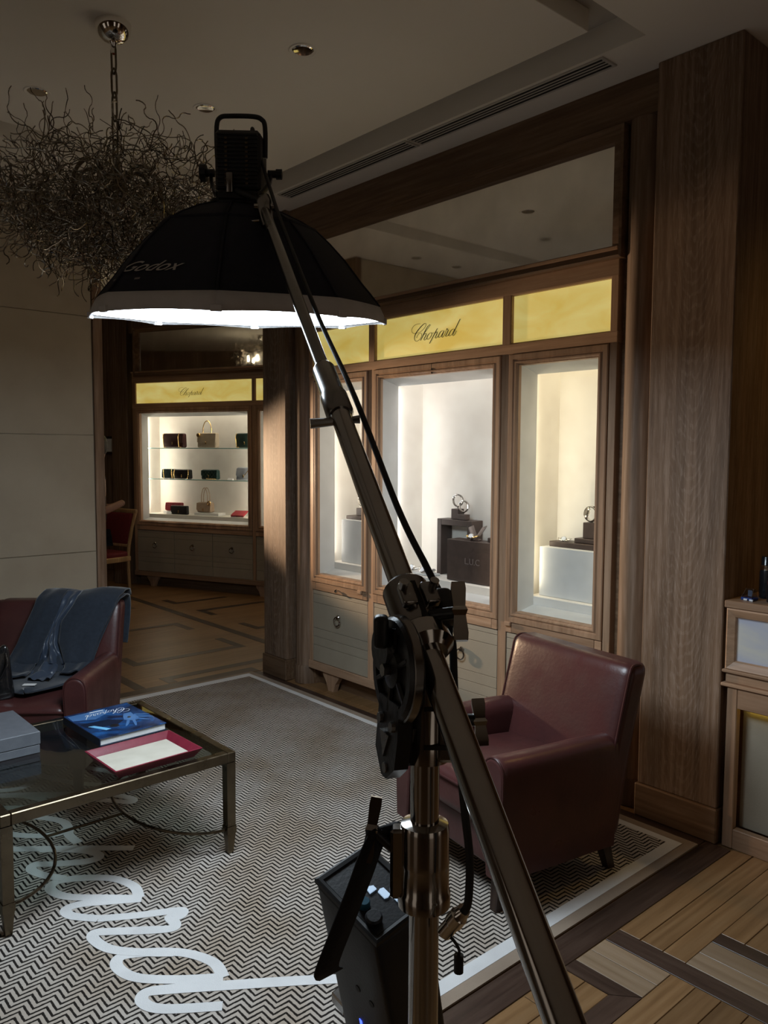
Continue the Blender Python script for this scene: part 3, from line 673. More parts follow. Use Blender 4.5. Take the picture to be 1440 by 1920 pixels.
watch('steel watch on the taller brown cube of the arch', (-3.43, 3.638, 1.3015), .25, .036, 'silver', 'nickel_dark')
watch('steel watch on the shorter brown cube of the arch', (-3.36, 3.618, 1.2715), .25, .033, 'silver', 'nickel')
cu = empty('watch_cushion', 'brown suede watch holder bent open on the lettered box', 'watch holder', (-3.18, 3.53, 1.1295), .25)
MB().sheet([[(x*.045, y*.03+.03*abs(x)**1.5*(1 if x > 0 else .6), .01+.07*abs(x)**1.4+.004*y) for x in [-1+2*i/10 for i in range(11)]] for y in (-1, 1)]).build('wrap', 'lettering_grey', cu).modifiers.new('s', 'SOLIDIFY').thickness = .006
MB().box(-.03, .03, -.02, .02, 0, .012, .003).build('foot', 'brown_block', cu, 0)
lying_watch('gold watch resting in the suede holder', (-3.19, 3.515, 1.142), .3, .9, 'gold')
block('watch_stand', 'tall brown stand at the right edge of the lettered box', -3.062, -3.03, 3.54, 3.58, 1.155, 1.235, 'brown_block', 'watch stand')
block('display_slab', 'small brown base under the tall stand on the lettered box', -3.085, -3.025, 3.525, 3.588, 1.1295, 1.154, 'brown_block', 'display slab')
watch('rose gold watch on the tall stand beside the door frame', (-3.045, 3.56, 1.236), .2, .036, 'gold', 'gold')
tray_ = block('display_tray', 'white low tray with two watches in the middle bay', -3.74, -3.50, 3.475, 3.56, ZF, .892, 'paper', 'display tray')
lying_watch('left silver watch lying on the white tray', (-3.69, 3.515, .893), .2, 1.3)
lying_watch('right silver watch lying on the white tray', (-3.568, 3.515, .893), -.1, 1.3)

# ================================================================== HANDBAGS (room behind)
def on_back(u, d, z): return BP + Vector((cos(BA)*u - sin(BA)*d, sin(BA)*u + cos(BA)*d, z))
def chain(m, pts, r=.006):
    p = [Vector(q) for q in spline(pts, 7)]
    for i in range(len(p)-1):
        m.tube([p[i], (p[i]+p[i+1])/2, p[i+1]], [r*.45, r*(1.0 if i % 2 else .7), r*.45], 5)
def handbag(label, u, w_, h_, mat, d=.24, z=1.690, deep=.09, flap=.7, chains=(), loops=0, ribs=0, quilt=False, point=False, clasp=True, rz=0, taper=.0):
    root = empty('handbag', label, 'handbag', on_back(u, d, z+.001), BA+rz, 'handbags in the back showcase')
    fn = lambda p: (p.x*(1-taper*(p.z/h_+.5)), p.y*(1-.25*(p.z/h_+.5)), p.z)
    MB().rbox((0, 0, h_/2), (w_, deep, h_), min(deep, h_)*.25, 3, fn).build('body', mat, root)
    y = -deep/2-.004; zt = h_*1.0; zb = h_*(1-flap)
    if ribs:
        for k in range(ribs):
            x = -w_/2+w_*(k+.5)/ribs
            MB().tube([(x, y*.75+.004, zt-.006), (x, y+.002, h_*.55), (x, y+.002, .012)], w_/ribs*.42, 6).build('pleat', mat, root)
    else:
        zmid = zb-(.025 if point else 0)
        pr = [(-w_/2*(1-taper)*.99, zt-.01), (-w_/2*.97, zb+.012), (-w_/2*.5, zb if not point else (zb+zmid)/2), (0, zmid), (w_/2*.5, zb if not point else (zb+zmid)/2), (w_/2*.97, zb+.012), (w_/2*(1-taper)*.99, zt-.01)]
        MB().prism(pr, y, y+.008, lambda a, b, hh: (a, hh+(.25*deep/2)*(b/h_), b)).build('flap', mat, root)
    if quilt:
        m = MB()
        for k in range(-3, 8):
            for sg in (1, -1):
                x0 = -w_/2+k*w_/5
                a = [(x0+t*sg*h_*.8 + (w_*.4 if sg < 0 else 0), y-.001+(.12*deep)*(t), h_*.08+t*h_*.85) for t in (0, .25, .5, .75, 1)]
                a = [q for q in a if abs(q[0]) < w_/2*.93]
                if len(a) > 1: m.tube(a, .0022, 4)
        m.build('quilting', 'bag_green', root)
    if clasp: MB().box(-.006, .006, y-.007, y+.002, max(zb-.012, .02), max(zb-.012, .02)+.03, .002).build('clasp', 'gold', root, 0)
    for c in chains:
        m = MB(); chain(m, c); m.build('chain', 'gold', root)
    for k in range(loops):
        yy = (-1 if k == 0 else 1)*deep*.22
        hl = .17 if loops == 2 else .14; hw = w_*.22
        MB().tube(spline([(-hw, yy, h_-.01), (-hw*.95, yy, h_+hl*.5), (-hw*.4, yy, h_+hl*.95), (hw*.4, yy, h_+hl*.95), (hw*.95, yy, h_+hl*.5), (hw, yy, h_-.01)], 5), .0055, 6).build('handle', mat if loops == 2 else 'gold', root)
    return root
def side_chain(x, w_, h_, dp): return [(x, -dp/2+.01, h_), (x-.004, -dp/2-.012, h_*.75), (x+.004, -dp/2-.016, h_*.4), (x+.012, -dp/2-.014, .012), (x+.05, -dp/2-.03, .006)]
handbag('maroon flap bag with gold chains on the top glass shelf', -1.42, .315, .175, 'bag_maroon', chains=(side_chain(-.135, .3, .175, .09), side_chain(.10, .3, .175, .09)))
b_ = handbag('beige bag with thin gold top handle on the top glass shelf', -.915, .275, .178, 'bag_beige', loops=1)
MB().lathe([(.004, -.016), (.022, -.012), (.026, 0), (.022, .012), (.004, .016)], (-.095, -.065, .15), 12, Matrix.Rotation(rad(90), 3, 'X')).build('charm', 'gold', b_)
handbag('dark green bag with gold chains beside the frame on the top shelf', -.36, .26, .172, 'bag_green', chains=(side_chain(-.115, .26, .17, .09), side_chain(.06, .26, .17, .09)))
handbag('teal pleated bag at the left of the middle shelf', -1.505, .19, .118, 'bag_teal', z=1.312, ribs=9, deep=.07, chains=([(-.055, -.05, .115), (-.05, -.055, .06), (-.045, -.055, .005)], [(.07, -.05, .115), (.075, -.055, .06), (.08, -.055, .005)]), clasp=False)
handbag('small black box bag with gold chains on the middle shelf', -1.285, .235, .115, 'bag_black', d=.23, z=1.312, deep=.07, chains=([(-.105, -.04, .113), (-.108, -.05, .06), (-.10, -.05, .005)], [(.10, -.04, .113), (.112, -.05, .06), (.095, -.05, .005)]))
handbag('quilted dark green bag in the centre of the middle shelf', -.885, .235, .118, 'bag_quilt', z=1.312, deep=.08, quilt=True, chains=([(-.03, -.05, .01), (.04, -.07, .006), (.12, -.06, .006)],))
handbag('pale grey envelope bag beside the frame on the middle shelf', -.385, .23, .15, 'bag_grey', z=1.312, deep=.07, point=True, taper=.12, chains=([(.02, -.045, .06), (.06, -.05, .10), (.10, -.05, .16)],))
handbag('red pleated bag on the small white riser at the bottom', -1.46, .25, .105, 'bag_red', d=.27, z=.912, ribs=12, deep=.06, clasp=True)
handbag('black clutch in front of the red pleated bag', -1.32, .25, .108, 'bag_black', d=.195, z=.8785, deep=.05)
b_ = handbag('nude bag with tall twin handles on the bottom white riser', -.98, .21, .125, 'bag_nude', d=.26, z=.912, loops=2, deep=.10, flap=.85)
MB().tube([(.09+.022*cos(a), -.055, .115+.022*sin(a)) for a in [2*pi*k/16 for k in range(16)]], .007, 6, closed=True).build('ring', 'gold', b_)
for label, u0, u1, d0, d1 in (('left white riser under the red pleated bag', -1.62, -1.30, .245, .33), ('right white riser under the nude handbag', -1.10, -.74, .19, .33)):
    cx_ = (u0+u1)/2; o = MB().box(u0-cx_, u1-cx_, d0-.25, d1-.25, 0, .032, .002).build('display_riser', 'paper', None, 0, on_back(cx_, .25, .879)); o.rotation_euler = (0, 0, BA); tag(o, label, 'riser')
for label, u, d, mat, tl in (('red leather wallet propped beside the frame on the bottom shelf', -.455, .215, 'bag_red', 24), ('black leather wallet behind the red wallet', -.27, .31, 'bag_black', 28)):
    root = empty('wallet', label, 'wallet', on_back(u, d, .8805), BA+.12)
    def tf(v, t=rad(tl)): return (v.x, v.y*cos(t)-v.z*sin(t), v.y*sin(t)+v.z*cos(t)+.0)
    MB().box(-.085, .085, -.06, .07, .004, .022, .004).xf(lambda v: (v.x, v.y*cos(rad(tl))-v.z*sin(rad(tl)), (v.y+.06)*sin(rad(tl))+v.z*cos(rad(tl)))).build('body', mat, root, 0)
    MB().box(-.083, .083, -.064, .01, .022, .026, .0015).xf(lambda v: (v.x, v.y*cos(rad(tl))-v.z*sin(rad(tl)), (v.y+.06)*sin(rad(tl))+v.z*cos(rad(tl)))).build('flap', mat, root, 0)
    MB().box(-.008, .008, -.058, -.046, .026, .030, .001).xf(lambda v: (v.x, v.y*cos(rad(tl))-v.z*sin(rad(tl)), (v.y+.06)*sin(rad(tl))+v.z*cos(rad(tl)))).build('clasp', 'gold', root, 0)
for label, u, d, z in (('small white price card before the pale grey bag', -.56, .19, 1.312), ('small white price card before the red wallet', -.50, .165, .8785), ('small price card before the black clutch', -1.46, .165, .8785)):
    o = MB().prism([(-.018, 0), (.018, 0), (.0, .026)], -.035, .035, lambda a, b, h: (h, a, b)).build('price_card', 'paper', None, 0, on_back(u, d, z+.0005)); o.rotation_euler = (0, 0, BA); tag(o, label, 'price card')

# ================================================================== ARMCHAIRS
def armchair(label, loc, rz):
    root = empty('armchair', label, 'armchair', (*loc, .0082), rz, 'burgundy leather armchairs')
    lm = 'burgundy_leather'
    # base rail
    MB().rbox((0, 0, .205), (.60, .56, .15), .02, 3).build('seat_base', lm, root)
    # seat cushion, crowned, with soft front edge
    def cush(p): return (p.x, p.y, p.z+(.022*cos(p.x/.27*1.35)*cos(p.y/.29*1.35) if p.z > 0 else 0)+.006*sin(p.x*19+p.y*7)*(p.z > 0))
    MB().rbox((0, -.035, .345), (.475, .56, .145), .04, 8, cush).build('seat_cushion', lm, root)
    MB().tube(spline([(-.232, -.317, .40), (0, -.322, .403), (.232, -.317, .40)], 6), .005, 6).build('seat_piping', 'burgundy_piping', root)
    # backrest, leaning
    def lean(p):
        t = max(0, (p.z+.345)/.69); return (p.x*(.97+.03*t), p.y*(1-.28*t)+.155*t**1.25-.02*cos(p.x*3.4)*(p.y < 0)*t, p.z)
    bk = MB().rbox((0, .235, .475), (.68, .15, .69), .045, 7, lean).build('backrest', lm, root)
    for sx in (-1, 1):
        pts = [(sx*.333, .168+.155*((z-.135)/.68)**1.25+.012, z) for z in (.36, .45, .55, .65, .74, .79)]
        MB().tube(spline(pts+[(sx*.326, .168+.155+.03, .812), (sx*.322, .168+.155+.075, .81)], 4), .005, 6).build('back_piping', 'burgundy_piping', bk)
    # arms: rounded top, front face tapering towards the floor
    for sx in (-1, 1):
        def outline(sc, dz):
            L_ = []
            for q, zz in ((.66, .125), (.78, .22), (.90, .34), (.98, .44), (1.0, .505)): L_.append((-q, zz))
            for k in range(1, 10): th = pi-pi*k/10; L_.append((cos(th), .515+.055/1.0*sin(th)+0))
            for q, zz in ((1.0, .505), (.98, .44), (.90, .34), (.78, .22), (.66, .125)): L_.append((q, zz))
            return [(sx*.285+sx*.012*(1-abs(q))*0+sx*.055*(1-max(.66, min(1, .66+(zz-.125)*.9)))*.35+q*.055*sc, .125+(zz-.125)*(1-(1-sc)*.25)+dz) for q, zz in L_]
        rows = []
        for yy, sc, dz in ((-.318, .84, 0), (-.316, .90, 0), (-.311, .955, 0), (-.303, .985, 0), (-.29, 1, 0), (-.2, 1, -.004), (-.08, 1, -.008), (.06, 1, -.010), (.18, .99, -.012), (.27, .97, -.016)):
            rows.append([(x, yy, z) for x, z in outline(sc, dz)])
        am = MB().sheet([r+[r[0]] for r in rows]); am.add(rows[0], [tuple(range(len(rows[0])))]); am.add(rows[-1], [tuple(range(len(rows[-1])))])
        a = am.build('arm', lm, root, 50)
        # piping round the front face
        MB().tube([(x, -.3125, z) for x, z in outline(.955, 0)], .0042, 6).build('arm_piping', 'burgundy_piping', a)
    for sx in (-1, 1):
        for y, lean_ in ((-.27, -.02), (.24, .05)):
            m = MB(); m.add([(sx*.285+dx*s, y+dy*s+(lean_ if z == 0 else 0), z) for z, s in ((0, .7), (.14, 1)) for dx, dy in ((-.024, -.024), (.024, -.024), (.024, .024), (-.024, .024))],
                            [(3, 2, 1, 0), (4, 5, 6, 7), (0, 1, 5, 4), (1, 2, 6, 5), (2, 3, 7, 6), (3, 0, 4, 7)])
            m.build('leg', 'dark_leg', root, 0)
    return root
armchair('burgundy leather armchair standing empty in front of the watch showcase', (-2.038, 2.469), rad(-9.1))
LCX, LCY, LCR = -4.17, 1.327, rad(51.8)
armchair('burgundy leather armchair with a navy jacket over its back', (LCX, LCY), LCR).location.z = .0112

# jacket draped over the back of the left armchair (chair-local coordinates)
jk = empty('jacket', 'navy blue suit jacket hung inside out over the armchair back', 'jacket', (LCX, LCY, 0), LCR)
# path over the chair back: (s, y, z)
path = [(-.30, .468, .56), (-.15, .462, .70), (-.06, .452, .80), (-.02, .415, .845), (.04, .355, .852), (.10, .30, .825), (.20, .262, .72), (.32, .215, .60), (.44, .165, .50), (.54, .08, .462), (.66, -.05, .462), (.80, -.20, .460)]
def on_path(s):
    for a, b in zip(path, path[1:]):
        if s <= b[0]: t = (s-a[0])/(b[0]-a[0]); return (a[1]+(b[1]-a[1])*t, a[2]+(b[2]-a[2])*t)
    return path[-1][1:]
def lerp(tab, s):
    for a, b in zip(tab, tab[1:]):
        if s <= b[0]: t = (s-a[0])/(b[0]-a[0]); return a[1]+(b[1]-a[1])*t
    return tab[-1][1]
def cloth(edge_l, edge_r, s0, s1, off, fold, ns=40, nx=22, seed=0, crease=0):
    rows = []
    for i in range(ns+1):
        s = s0+(s1-s0)*i/ns; y, z = on_path(s); xl, xr = lerp(edge_l, s), lerp(edge_r, s); r = []
        y2, z2 = on_path(min(s+.01, .80)); y1, z1 = on_path(max(s-.01, -.30)); ty, tz = y2-y1, z2-z1; l = sqrt(ty*ty+tz*tz) or 1
        ny, nz = -abs(tz)/l*(1 if s > 0 else -1), abs(ty)/l
        for k in range(nx+1):
            x = xl+(xr-xl)*k/nx; u = k/nx
            h = off+fold*(.5+.5*sin(u*9+s*6+seed))*min(1, max(.15, s+.1)*2)+.010*sin(s*23+u*5+seed)*.4+.008*(1-(2*u-1)**2)+crease*(sin(u*17+4*sin(s*9))*.6+sin(s*38+u*11)*.5)*min(1, max(0, s-.1)*4)
            r.append((x, y+ny*h, z+nz*h))
        rows.append(r)
    return rows
E1 = [(-.3, .02), (-.02, -.06), (.1, -.10), (.3, -.17), (.46, -.235), (.47, -.215), (.60, -.20), (.70, -.145), (.76, -.07), (.80, .0)]
E2 = [(-.3, .33), (-.02, .36), (.05, .355), (.1, .33), (.3, .25), (.45, .22), (.6, .20), (.70, .155), (.76, .09), (.80, .02)]
EC1 = [(-.3, .10), (.0, .05), (.1, .035), (.3, -.03), (.5, -.065), (.66, -.05), (.80, -.0)]; EC2 = [(-.3, .16), (0, .13), (.1, .11), (.2, .045), (.3, .04), (.42, .085), (.5, .10), (.66, .08), (.80, .01)]
m = MB().sheet(cloth(E1, E2, -.30, .80, .012, .010)); o = m.build('shell', 'navy_wool', jk, 60); mo = o.modifiers.new('thick', 'SOLIDIFY'); mo.thickness = .008
m = MB().sheet(cloth(E1, EC1, -.05, .62, .034, .010, seed=2)); o = m.build('left_front', 'navy_wool', jk, 60); mo = o.modifiers.new('thick', 'SOLIDIFY'); mo.thickness = .008
m = MB().sheet(cloth(EC2, E2, -.05, .56, .036, .010, seed=4)); o = m.build('right_front', 'navy_wool', jk, 60); mo = o.modifiers.new('thick', 'SOLIDIFY'); mo.thickness = .008
m = MB().sheet(cloth(EC1, EC2, -.05, .66, .020, .022, 70, 34, seed=1, crease=.012)); o = m.build('lining', 'navy_satin', jk, 60)
y, z = on_path(.735); MB().box(-.022, .038, y-.014, y+.014, z+.034, z+.037).build('label_tag', 'paper', jk, 0)

# glossy black bag on the seat
bg_ = empty('handbag', 'glossy black patent bag on the seat beside the navy jacket', 'handbag', (LCX+cos(LCR)*-.155+sin(LCR)*.19, LCY+sin(LCR)*-.155-cos(LCR)*.19, .445), LCR+.45); bg_.scale = (.85, .85, 1)
MB().rbox((0, 0, .12), (.26, .12, .24), .035, 6, lambda p: (p.x*(1-.25*(p.z/.24+.5)), p.y*(1-.6*(p.z/.24+.5)), p.z*(1+.16*(p.x > 0)*p.x/.13)+.008*sin(p.x*40+p.z*25))).build('body', 'patent_black', bg_)
MB().tube(spline([(-.08, -.03, .215), (-.085, -.065, .17), (-.03, -.085, .10), (.04, -.085, .105), (.085, -.06, .17), (.08, -.03, .22)], 6), .007, 8).build('handle', 'patent_black', bg_)
MB().lathe([(.006, -.004), (.016, -.003), (.016, .003), (.006, .004)], (-.10, -.05, .16), 12, Matrix.Rotation(rad(90), 3, 'X')).build('clasp', 'silver', bg_)

# ================================================================== COFFEE TABLE
TX0, TX1, TY0, TY1, TZ = -3.655, -2.772, .748, 1.648, .435
tb = empty('coffee_table', 'square coffee table with bronze metal frame and glass top', 'table', ((TX0+TX1)/2, (TY0+TY1)/2, 0))
tcx, tcy = (TX0+TX1)/2, (TY0+TY1)/2; hw, hd = (TX1-TX0)/2, (TY1-TY0)/2
fr = .036
MB().box(-hw, hw, -hd, -hd+fr, TZ-.042, TZ, .003).build('rail', 'bronze', tb, 0); MB().box(-hw, hw, hd-fr, hd, TZ-.042, TZ, .003).build('rail', 'bronze', tb, 0)
MB().box(-hw, -hw+fr, -hd+fr, hd-fr, TZ-.042, TZ, .003).build('rail', 'bronze', tb, 0); MB().box(hw-fr, hw, -hd+fr, hd-fr, TZ-.042, TZ, .003).build('rail', 'bronze', tb, 0)
MB().box(-hw+fr, hw-fr, -hd+fr, hd-fr, TZ-.010, TZ-.002).build('glass_top', 'table_glass', tb, 0)
for sx in (-1, 1):
    for sy in (-1, 1):
        x, y = sx*(hw-.021), sy*(hd-.021)
        m = MB()
        for z0, z1, a, b in ((TZ-.043, .125, .0195, .0185), (.125, .095, .021, .021), (.095, 0.009, .0185, .011)):
            m.add([(x+i*s, y+j*s, z) for z, s in ((z1, b), (z0, a)) for i, j in ((-1, -1), (1, -1), (1, 1), (-1, 1))], [(3, 2, 1, 0), (4, 5, 6, 7), (0, 1, 5, 4), (1, 2, 6, 5), (2, 3, 7, 6), (3, 0, 4, 7)])
        m.build('leg', 'bronze', tb, 0)
for sy in (-1, 1):
    y = sy*(hd-.02)
    pts = [(hw*.95*cos(a), y-sy*.27*sin(a), .108) for a in [pi*k/20 for k in range(21)]]
    MB().tube(pts, .0065, 8).build('curved_stretcher', 'bronze', tb)
MB().tube([(0, -(hd-.02-.27), .108), (0, hd-.02-.27, .108)], .006, 8).build('cross_rod', 'bronze', tb)

# book
BKX, BKY = -3.375, 1.395; bk_a = rad(-4)
book = empty('book', 'large blue hardback watch book lying on the glass table', 'book', (BKX, BKY, TZ-.0018), rad(2.0))
bw, bd_, bh = .190, .149, .033
MB().box(-bw+.006, bw-.006, -bd_+.004, bd_-.004, .004, bh-.004).build('pages', 'paper', book, 0)
MB().box(-bw, bw, -bd_, bd_, 0, .0035, .001).build('back_cover', 'print_navy', book, 0)
cv = MB().box(-bw, bw, -bd_, bd_, bh-.0038, bh, .001).build('front_cover', 'book_cover', book, 0)
MB().box(-bw, bw, -bd_-.003, -bd_+.001, 0, bh, .001).build('spine', 'print_navy', book, 0)
def onc(x, y, h): return (x, y, bh+.0002+h*.25)
def flat(name, poly, mat, h=.001): MB().prism(poly, 0, h, onc).build(name, mat, cv, 0)
# cover print: title reads upside-down from here, running towards -y
script_word(lambda x, y, h: onc(-.135+y*.024, .112-(x+2)*.0195, .003+h), .0006, 1.7, .09).build('title_lettering', 'white_print', cv)
flat('print_shape', [(-.17, -.14), (-.10, -.145), (-.06, -.06), (-.11, .02), (-.17, .03)], 'print_pale', .0005)
flat('print_shape', [(-.03, -.14), (.04, -.13), (.07, -.02), (.03, .03), (-.02, -.02)], 'print_navy', .0006)
flat('print_shape', [(.015, -.125), (.105, -.085), (.10, -.06), (.02, -.10)], 'print_cyan', .0012)
MB().lathe([(.020, 0), (.020, .001)], (.075, -.035, bh+.0002), 18).build('print_watch', 'silver', cv)
flat('hand_print', [(-.01, .045), (.03, .03), (.065, .055), (.06, .085), (.02, .10), (-.015, .095), (-.05, .10), (-.05, .065)], 'print_pale', .0008)
for i, (a, b, ww) in enumerate([((.05, .04), (.115, .0), .006), ((.06, .06), (.135, .035), .006), ((.045, .08), (.10, .115), .006), ((.02, .09), (.07, .145), .006), ((-.01, .095), (.03, .15), .005)]):
    mb_ = MB(); stroke(mb_, [(*a, ww*2.2), ((a[0]+b[0])/2+.004, (a[1]+b[1])/2, ww*2), (*b, ww)], lambda x, y, h: onc(x, y, .004+h), .0006, 4); mb_.build('finger_print', 'print_pale', cv)
MB().lathe([(.008, 0), (.008, .0012)], (.012, .062, bh+.0002), 12).build('print_ring', 'gold', cv)
flat('print_band', [(-.165, -.045), (-.155, -.045), (-.155, .02), (-.165, .02)], 'white_print', .0008)

# red tray
tr = empty('tray', 'red leather valet tray with cream lining on the glass table', 'tray', (-2.946, 1.335, TZ-.0018), rad(1.5))
tw, td = .140, .182
MB().box(-tw+.025, tw-.025, -td+.025, td-.025, 0, .008, .001).build('base', 'tray_red', tr, 0)
MB().box(-tw+.028, tw-.028, -td+.028, td-.028, .008, .0105).build('lining', 'tray_felt', tr, 0)
m = MB(); V = []
for (ix, z) in ((.025, 0), (0, .036), (.005, .0375), (.010, .034), (.030, .008)):
    V += [(-tw+ix, -td+ix, z), (tw-ix, -td+ix, z), (tw-ix, td-ix, z), (-tw+ix, td-ix, z)]
m.add(V, [(a*4+k, a*4+(k+1) % 4, (a+1)*4+(k+1) % 4, (a+1)*4+k) for a in range(4) for k in range(4)]).build('rim', 'tray_red', tr, 20)

# grey presentation box
gb = empty('presentation_box', 'flat slate grey presentation box at the left of the glass table', 'box', (-3.45, .925, TZ-.0018))
MB().box(-.172, .172, -.12, .12, 0, .034, .002).build('base', 'grey_box', gb, 0); MB().box(-.174, .174, -.122, .122, .036, .088, .002).build('lid', 'grey_box', gb, 0)

# ================================================================== CEILING FIXTURES
def chandelier(label, loc, rx, rz_, nw, lit, chain_len, seed):
    """loc = middle of the wire cloud; hangs on a chain from the ceiling panel"""
    rnd = random.Random(seed)
    root = empty('chandelier', label, 'chandelier', loc, .3)
    m = MB()
    for i in range(nw):
        while True:
            p = Vector((rnd.uniform(-1, 1), rnd.uniform(-1, 1), rnd.uniform(-1, 1)))
            if p.length < 1 and p.length > .25*rnd.random() and rnd.random() < (.28 if p.z > .0 else 1.0): break
        p = Vector((p.x*rx, p.y*rx, p.z*rz_))
        d = Vector((rnd.gauss(0, 1), rnd.gauss(0, 1), rnd.gauss(0, .8)))+Vector((p.x, p.y, p.z))*1.0
        d.normalize(); ax = Vector((rnd.gauss(0, 1), rnd.gauss(0, 1), rnd.gauss(0, 1))).normalized()
        pts = [p.copy()]; st = rnd.uniform(.011, .015); left = 0; kk = .5
        for j in range(rnd.randint(12, 20)):
            if left <= 0:
                left = rnd.randint(2, 5); kk = (1 if kk < 0 else -1)*rnd.uniform(.3, .7)
                ax = (ax+Vector((rnd.gauss(0, .5), rnd.gauss(0, .5), rnd.gauss(0, .5)))).normalized()
            left -= 1
            d = (Matrix.Rotation(kk, 3, ax) @ d).normalized(); p = p+d*st; pts.append(p.copy())
        m.tube(pts, rnd.uniform(.0016, .0024), 4, False)
    o = m.build('wire_cloud', 'wire_metal', root, 60); o['kind'] = 'stuff'
    hub = MB().lathe([(.012, .10), (.035, .06), (.04, 0), (.03, -.06), (.01, -.09)], (0, 0, .05), 16).build('hub', 'bronze', root)
    for k in range(6):
        a = 2*pi*k/6+.4; c, s_ = cos(a), sin(a)
        MB().tube(spline([(c*r, s_*r, z) for r, z in ((.02, .06), (.07, .13), (.13, .14), (.18, .08), (.20, -.02))], 5), .008, 6).build('arm', 'bronze', root)
        b = MB().lathe([(.004, -.075), (.014, -.06), (.016, -.045), (.010, -.025), (.010, 0)], (c*.20, s_*.20, -.02), 10).build('bulb', 'bulb_lit' if lit else 'bulb_off', root)
    z = .15; top = chain_len
    n = max(2, int((top-.16-z)/.075))
    lk = None
    for k in range(n):
        zc = z+(top-.10-z)*(k+.5)/n; h = (top-.10-z)/n*.62; wl_ = .013
        pts = [(wl_*cos(t), 0, zc+h*.62*sin(t)+(h*.38 if sin(t) > 0 else -h*.38)) for t in [2*pi*q/16 for q in range(16)]]
        if k % 2: pts = [(0, x, zz) for x, _, zz in pts]
        MB().tube(pts, .0042, 6, closed=True).build('chain_link', 'bronze', root)
    cn = MB().lathe([(.010, -.125), (.012, -.088), (.018, -.080), (.036, -.076), (.054, -.063), (.066, -.042), (.071, -.018), (.071, -.004)], (0, 0, top), 28).build('canopy', 'chrome', root)
    MB().lathe([(.082, -.010), (.086, -.006), (.086, -.0005)], (0, 0, top), 28).build('canopy_rim', 'ceiling_paint', cn)
    return root
chandelier('tangled bronze wire chandelier hanging on a chain over the coffee table', (-3.221, 1.384, 2.65), .47, .25, 1700, False, .71, 3)
chandelier('lit wire chandelier of the room behind, seen in its mirror', (-8.152, 2.33, 3.03), .42, .17, 500, True, .29, 5)

def downlight(label, x, y, z):
    root = empty('downlight', label, 'ceiling light', (x, y, z), 0, 'recessed ceiling downlights')
    MB().lathe([(.046, -.001), (.058, -.004), (.062, -.001), (.060, -.0002), (.047, -.0002)], (0, 0, 0), 28, caps=False).build('trim_ring', 'ceiling_paint', root)
    MB().lathe([(.046, -.001), (.040, -.0045), (.030, -.0035), (.012, -.0025)], (0, 0, 0), 24).build('reflector', 'chrome', root)
for lb, x, y, z in (('recessed downlight nearest the studio light head', -2.884, 2.071, 3.35), ('recessed downlight just right of the chandelier chain', -3.681, 2.048, 3.35), ('recessed downlight left of the chandelier chain', -4.052, 1.362, 3.35),
                    ('recessed downlight above the empty armchair', -2.30, .70, 3.35), ('outer recessed downlight by the fabric wall, further one', -5.10, 1.78, 3.32), ('outer recessed downlight by the fabric wall, nearer one', -5.10, 1.28, 3.32)):
    downlight(lb, x, y, z)
for lb, x0, x1 in (('long slotted ceiling air grille nearer the oak pier', -3.225, -2.04), ('long slotted ceiling air grille further from the oak pier', -4.46, -3.265)):
    cx_ = (x0+x1)/2; root = empty('air_grille', lb, 'air vent', (cx_, 3.06, CEIL), 0, 'ceiling air grilles'); h = (x1-x0)/2
    MB().box(-h, h, -.052, .052, -.003, -.0005).build('backing', 'slot_dark', root, 0)
    for y0, y1 in ((-.056, -.044), (.044, .056)): MB().box(-h-.012, h+.012, y0, y1, -.006, -.0005, .001).build('frame_bar', 'grille_metal', root, 0)
    for x in (-h-.006, h+.006): MB().box(x-.006, x+.006, -.044, .044, -.009, -.0005, .001).build('end_bar', 'grille_metal', root, 0)
    for k in range(3): MB().box(-h, h, -.0265+k*.022, -.0265+k*.022+.010, -.0045, -.0031, 0).build('slat', 'grille_metal', root, 0)

# ================================================================== STUDIO LIGHT ON A BOOM STAND
SY = YAW - pi/2   # stand turned so that local x points to the room's right-hand diagonal
STX, STY = -.767, .764
st = empty('boom_stand', 'chrome boom stand with a long diagonal arm reaching over the rug', 'light stand', (STX, STY, 0), pi/2-YAW)
BT, BPV = Vector((-.417, 1.308, 2.350)), Vector((-.006, -.038, 1.384)); BD = (BPV-BT)
def bp(t): return BT+BD*t
LX = -.007   # column axis
MB().cyl((LX, 0, .12), (LX, 0, 1.02), .0213, n=32).build('lower_column', 'nickel', st)
MB().lathe([(.0225, 0), (.037, .003), (.037, .022), (.035, .026), (.035, .062), (.0355, .066), (.0345, .072), (.0345, .112), (.033, .120), (.0205, .123)], (LX, 0, 1.015), 32).build('column_collar', 'nickel', st)
MB().box(LX-.048, LX-.028, -.014, .012, 1.03, 1.13, .004).build('collar_lug', 'nickel', st)
MB().cyl((LX, 0, 1.13), (LX, 0, 1.235), .0200, n=32).build('upper_column', 'nickel', st)
